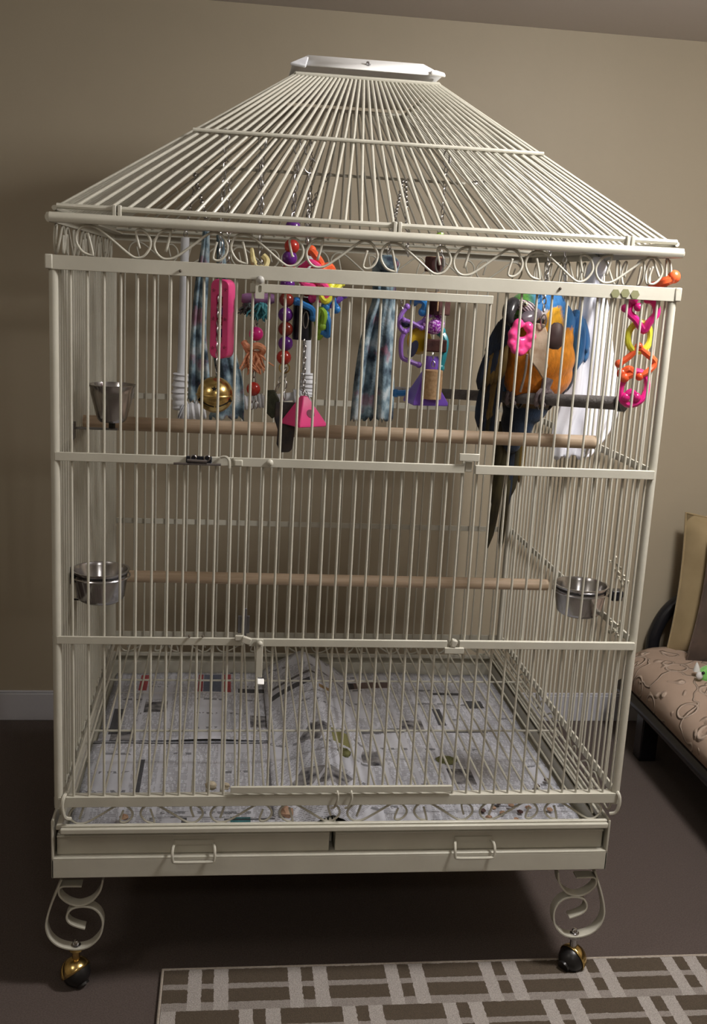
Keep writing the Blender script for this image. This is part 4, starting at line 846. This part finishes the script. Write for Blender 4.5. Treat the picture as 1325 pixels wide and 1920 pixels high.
# feet
FOOT = mat('foot_skin', (.13, .10, .11), .7, c2=(.26, .21, .22), scale=70, bump=.5)
CLAW = mat('claw', (.02, .018, .018), .3)
pd = (PB - PA).normalized(); pn = V((-pd.y, pd.x, 0)).normalized(); pn = pn if pn.y < 0 else -pn; upv = V((0, 0, 1))
for tpar in (.425, .30):
    pc_ = PA + (PB - PA) * tpar; r0 = .0122
    ft = part(MB().tube(smooth([pc_ + upv * .040 - pn * .006, pc_ + upv * .024, pc_ + upv * .014], 4), [.011, .011, .0105, .010, .0095, .009, .009, .009, .009], 10).ell(pc_ + upv * .015, (.013, .012, .007), None, 12, 8), 'foot', FOOT, mac)
    for k, (sp, sg) in enumerate(((-.010, 1), (.008, 1), (-.008, -1), (.010, -1))):
        arc = []
        for i in range(7):
            a = math.radians(15 + i * 20); rr_ = r0 + .006
            arc.append(pc_ + pd * (sp * (.4 + .1 * i)) + pn * sg * math.sin(a) * rr_ + upv * math.cos(a) * rr_)
        tt = part(MB().tube(smooth(arc, 2), [.0056 + .0007 * math.sin(i * 1.9) - .0001 * i for i in range(13)], 8), 'toe', FOOT, ft)
        e = arc[-1]; dn = (arc[-1] - arc[-2]).normalized()
        part(MB().tube(smooth([e, e + dn * .006 - pn * sg * .001, e + dn * .011 - pn * sg * .005], 3), [.0038, .0034, .003, .0026, .002, .0012, .0005], 7), 'claw', CLAW, ft)
# the toy it chews
p0 = P(1019, 520, .245); t = thing('chew_toy', 'pink chewed plastic piece with tan rawhide strip in the grip of the macaw', 'toy', p0, TG)
Yc = YM_ - .105
lump = MB(); pk = random.Random(4)
for pts_, r in (([(972, 606), (962, 622), (959, 640), (966, 655)], .0085), ([(990, 612), (996, 628), (990, 645), (980, 657), (966, 655)], .0085), ([(962, 630), (976, 640), (992, 632)], .0075), ([(974, 640), (975, 660)], .0075)):
    pp_ = smooth([P(x, y, Yc + pk.uniform(-.003, .003)) for x, y in pts_], 5); lump.tube(pp_, [r * (1 + .18 * math.sin(i * 1.3)) for i in range(len(pp_))], 10)
    for e_ in (pp_[0], pp_[-1]): lump.ell(e_, r * 1.12, None, 12, 8)
tmp = lump.build('lump', PINK); q = tmp.modifiers.new('r', 'REMESH'); q.mode = 'VOXEL'; q.voxel_size = .0022 * S; q = tmp.modifiers.new('s', 'SMOOTH'); q.iterations = 3
dg = bpy.context.evaluated_depsgraph_get(); pme = bpy.data.meshes.new_from_object(tmp.evaluated_get(dg)); bpy.data.objects.remove(tmp); pme.polygons.foreach_set('use_smooth', [True] * len(pme.polygons))
o = bpy.data.objects.new('pink_piece', pme); col.objects.link(o); o.parent = t; o.location = -t.location
part(MB().prism([(-.008, .050), (.014, .048), (.024, .020), (.016, -.010), (.022, -.030), (.012, -.056), (.002, -.040), (-.014, -.020), (-.018, .010), (-.012, .030)], P(1006, 655, Yc + .004), (1, -.15, 0), (-.05, .1, 1), .006), 'rawhide_strip', LEATHT, t, bevel=.002)
part(MB().tube(smooth([P(988, 664, Yc), P(984, 700, Yc + .01), P(975, 735, Yc + .02)], 5), .0024, 6), 'cord', mat('grey_cord', (.22, .18, .15), .8), t)
part(MB().lathe(P(1041, 628, Yc + .008), [(0, .024), (.008, .022), (.015, .012), (.0175, -.004), (.0165, -.018), (.011, -.026), (0, -.028)], 16, RY(.12)), 'nut_shell', mat('nut_shell', (.10, .065, .06), .6, c2=(.055, .03, .03), scale=18), t)
chains(t, (P(1022, 530, Yc + .01), P(1019, 585, Yc)), L=.011, r=.0014)
part(MB().torus(P(1019, 602, Yc - .002), .005, .0016, RX(math.pi / 2) @ RZ(math.pi / 2), 14, 6, sx=2.4), 'wire_link', CHAIN, t)

# ---------------------------------------------------------------- futon, cushions and soft toy
FX, FY1, FY0 = 1.44, 1.10, -.85
fut = thing('futon', 'black metal futon with a round tube arm, beside the cage at right', 'futon', (1.9, .1, 0))
part(MB().tube([(FX + .02, FY1 - .02, .165), (FX + .02, FY0, .165)], .022, 14), 'front_rail', BLACK, fut)
part(MB().tube([(2.30, FY1 - .02, .165), (2.30, FY0, .165)], .022, 14), 'back_rail', BLACK, fut)
for y in (FY1 - .02, FY0): part(MB().tube([(FX + .02, y, .165), (2.30, y, .165)], .020, 12), 'end_rail', BLACK, fut)
for x in (FX + .05, 2.28):
    for y in (FY1 - .16, FY0 + .06): part(MB().box(x - .025, x + .025, y - .025, y + .025, 0, .160), 'leg', BLACK, fut, bevel=.004)
YA = 1.165
arm = smooth([P(1222, 1290, YA), P(1222, 1215, YA), P(1230, 1180, YA), P(1249, 1148, YA), P(1276, 1126, YA), P(1312, 1114, YA), V((1.85, YA, .455)), V((2.1, YA, .455)), V((2.26, YA, .43)), V((2.30, YA, .33)), V((2.30, YA, .165))], 6)
part(MB().tube(arm, .0205, 14), 'arm_tube', BLACK, fut)
part(MB().tube([P(1222, 1290, YA), V((P(1222, 1290, YA).x, FY1 - .02, .165))], .018, 12).tube([(2.30, YA, .165), (2.30, FY1 - .02, .165)], .018, 12), 'arm_bracket', BLACK, fut)
def matt():
    n = Nd('mattress_brocade', .85); o = n.tc.outputs['Object']
    a = n.noise(o, 5.5, 2); wv_ = n.math('ABSOLUTE', n.math('SUBTRACT', n.math('FRACT', n.math('MULTIPLY', a, 7)), .5))
    ln = n.ramp(wv_, [(.02, (1, 1, 1)), (.12, (0, 0, 0))]); vo = n.vor(n.map(o, loc=(.3, .1, 0)), 9); fl = n.ramp(n.math('ABSOLUTE', n.math('SUBTRACT', vo, .32)), [(.01, (1, 1, 1)), (.06, (0, 0, 0))])
    k = n.math('MAXIMUM', n.sep(ln)[0], n.sep(fl)[0])
    c = n.mix(n.math('MULTIPLY', k, .65), n.ramp(n.noise(o, 6, 3), [(.3, (.33, .240, .182)), (.7, (.39, .288, .222))]), (.50, .40, .325))
    n.bump(k, .8, .012); return n.color(c)
MAT_ = matt()
mb = MB(); secs = []
sect = [(-.035, .195), (-.052, .235), (-.040, .272), (.0, .296), (.06, .306), (.25, .310), (.60, .312), (.84, .305), (.86, .25), (.84, .19), (.4, .185), (.05, .180)]
sp_ = smooth([(a, 0, b) for a, b in sect], 3, closed=True); ys = [FY1 - .03, FY1 - .035, FY1 - .06, FY1 - .12] + [FY1 - .12 - k * .09 for k in range(1, 20)]
for i, y in enumerate(ys):
    kx = [.90, .96, .99, 1][i] if i < 4 else 1; lump_ = .008 * math.sin(y * 9) + .005 * math.sin(y * 23 + 1)
    secs.append([(FX + .43 + (p.x - .40) * kx + .03, y, .245 + (p.z - .245) * (kx if i < 4 else 1) + (lump_ if p.z > .24 else 0)) for p in sp_])
nS = len(sp_); vs = [p for s_ in secs for p in s_]
mb.add(vs, [(i * nS + j, i * nS + (j + 1) % nS, (i + 1) * nS + (j + 1) % nS, (i + 1) * nS + j) for i in range(len(secs) - 1) for j in range(nS)] + [tuple(range(nS))[::-1], tuple((len(secs) - 1) * nS + j for j in range(nS))])
mb.v = [(x - .01, y, z - .012) for x, y, z in mb.v]
mo = mb.build('futon_mattress', MAT_, org=(1.9, .1, .18), ang=1.2); tag(mo, 'thick futon mattress in dusty pink floral brocade on the black frame', 'mattress')
def pillow(name, label, c, w_, h_, th, R3, m, pinch=.10, seed=1):
    rr = random.Random(seed); n = 16; mb = MB(); vs = []; idx = {}
    for s_ in (1, -1):
        rows = []
        for i in range(n + 1):
            row = []
            for j in range(n + 1):
                u, v = 2 * j / n - 1, 2 * i / n - 1; k = ((1 - u ** 4) * (1 - v ** 4)) ** .55
                sx = 1 - pinch * (1 - v * v) * .6; sz = 1 - pinch * (1 - u * u) * .6
                row.append(V(c) + R3 @ V((u * w_ / 2 * sx, s_ * (th / 2 * k + .0), v * h_ / 2 * sz)) + R3 @ V((0, s_ * k * .006 * math.sin(5 * u + 3 * v + seed), 0)))
            rows.append(row)
        mb.sheet(rows)
    t = thing(name, label, 'pillow', c)
    part(mb, 'cover', m, t, ang=2)
    edge = []
    for i in range(n): edge.append((2 * i / n - 1, -1))
    for i in range(n): edge.append((1, 2 * i / n - 1))
    for i in range(n): edge.append((1 - 2 * i / n, 1))
    for i in range(n): edge.append((-1, 1 - 2 * i / n))
    part(MB().tube([V(c) + R3 @ V((u * w_ / 2 * (1 - pinch * (1 - v * v) * .6), 0, v * h_ / 2 * (1 - pinch * (1 - u * u) * .6))) for u, v in edge], .0035, 6, closed=True), 'piping', m, t)
TANP = mat('tan_velvet', (.27, .200, .100), .8, c2=(.33, .248, .130), scale=9, bump=.15, bscale=30, sheen=.25)
BRWP = mat('brown_velvet', (.055, .033, .022), .8, c2=(.085, .052, .036), scale=14, bump=.2, bscale=30, sheen=.3)
pillow('throw_pillow', 'tan velvet throw pillow leaning on the wall at the end of the futon', (1.787, 1.062, .466), .40, .42, .15, RZ(-.1) @ RY(.07) @ RX(-.15), TANP, seed=2)
pillow('throw_pillow', 'dark brown throw pillow on the futon in front of the tan one', (1.783, .93, .45), .36, .36, .14, RZ(-.25) @ RY(.12) @ RX(-.25), BRWP, seed=5)
pl = thing('plush_toy', 'small bright green plush toy with white fluff on the futon mattress', 'soft toy', P(1325, 1280, .80))
GRN_ = mat('green_plush', (.16, .46, .10), .95, c2=(.24, .58, .16), scale=60, bump=.6, bscale=160, sheen=.4)
gm = MB(); gm.ell(P(1330, 1268, .80), (.034, .030, .030), None, 18, 12); part(gm, 'head', GRN_, pl)
part(MB().ell(P(1350, 1288, .82), (.045, .035, .026), None, 16, 10), 'body', GRN_, pl); part(MB().lathe(P(1306, 1254, .80), [(.010, -.006), (.006, .008), (.0005, .020)], 10, RY(-.1)), 'ear', mat('white_plush', (.62, .62, .60), .95, bump=.5, bscale=150), pl)
part(MB().ell(P(1311, 1267, .775), (.010, .008, .011), None, 12, 8), 'muzzle', mat('white_fluff', (.60, .60, .60), .95), pl)
part(MB().ell(P(1318, 1262, .768), .0045, None, 10, 7), 'eye', BLACK, pl)
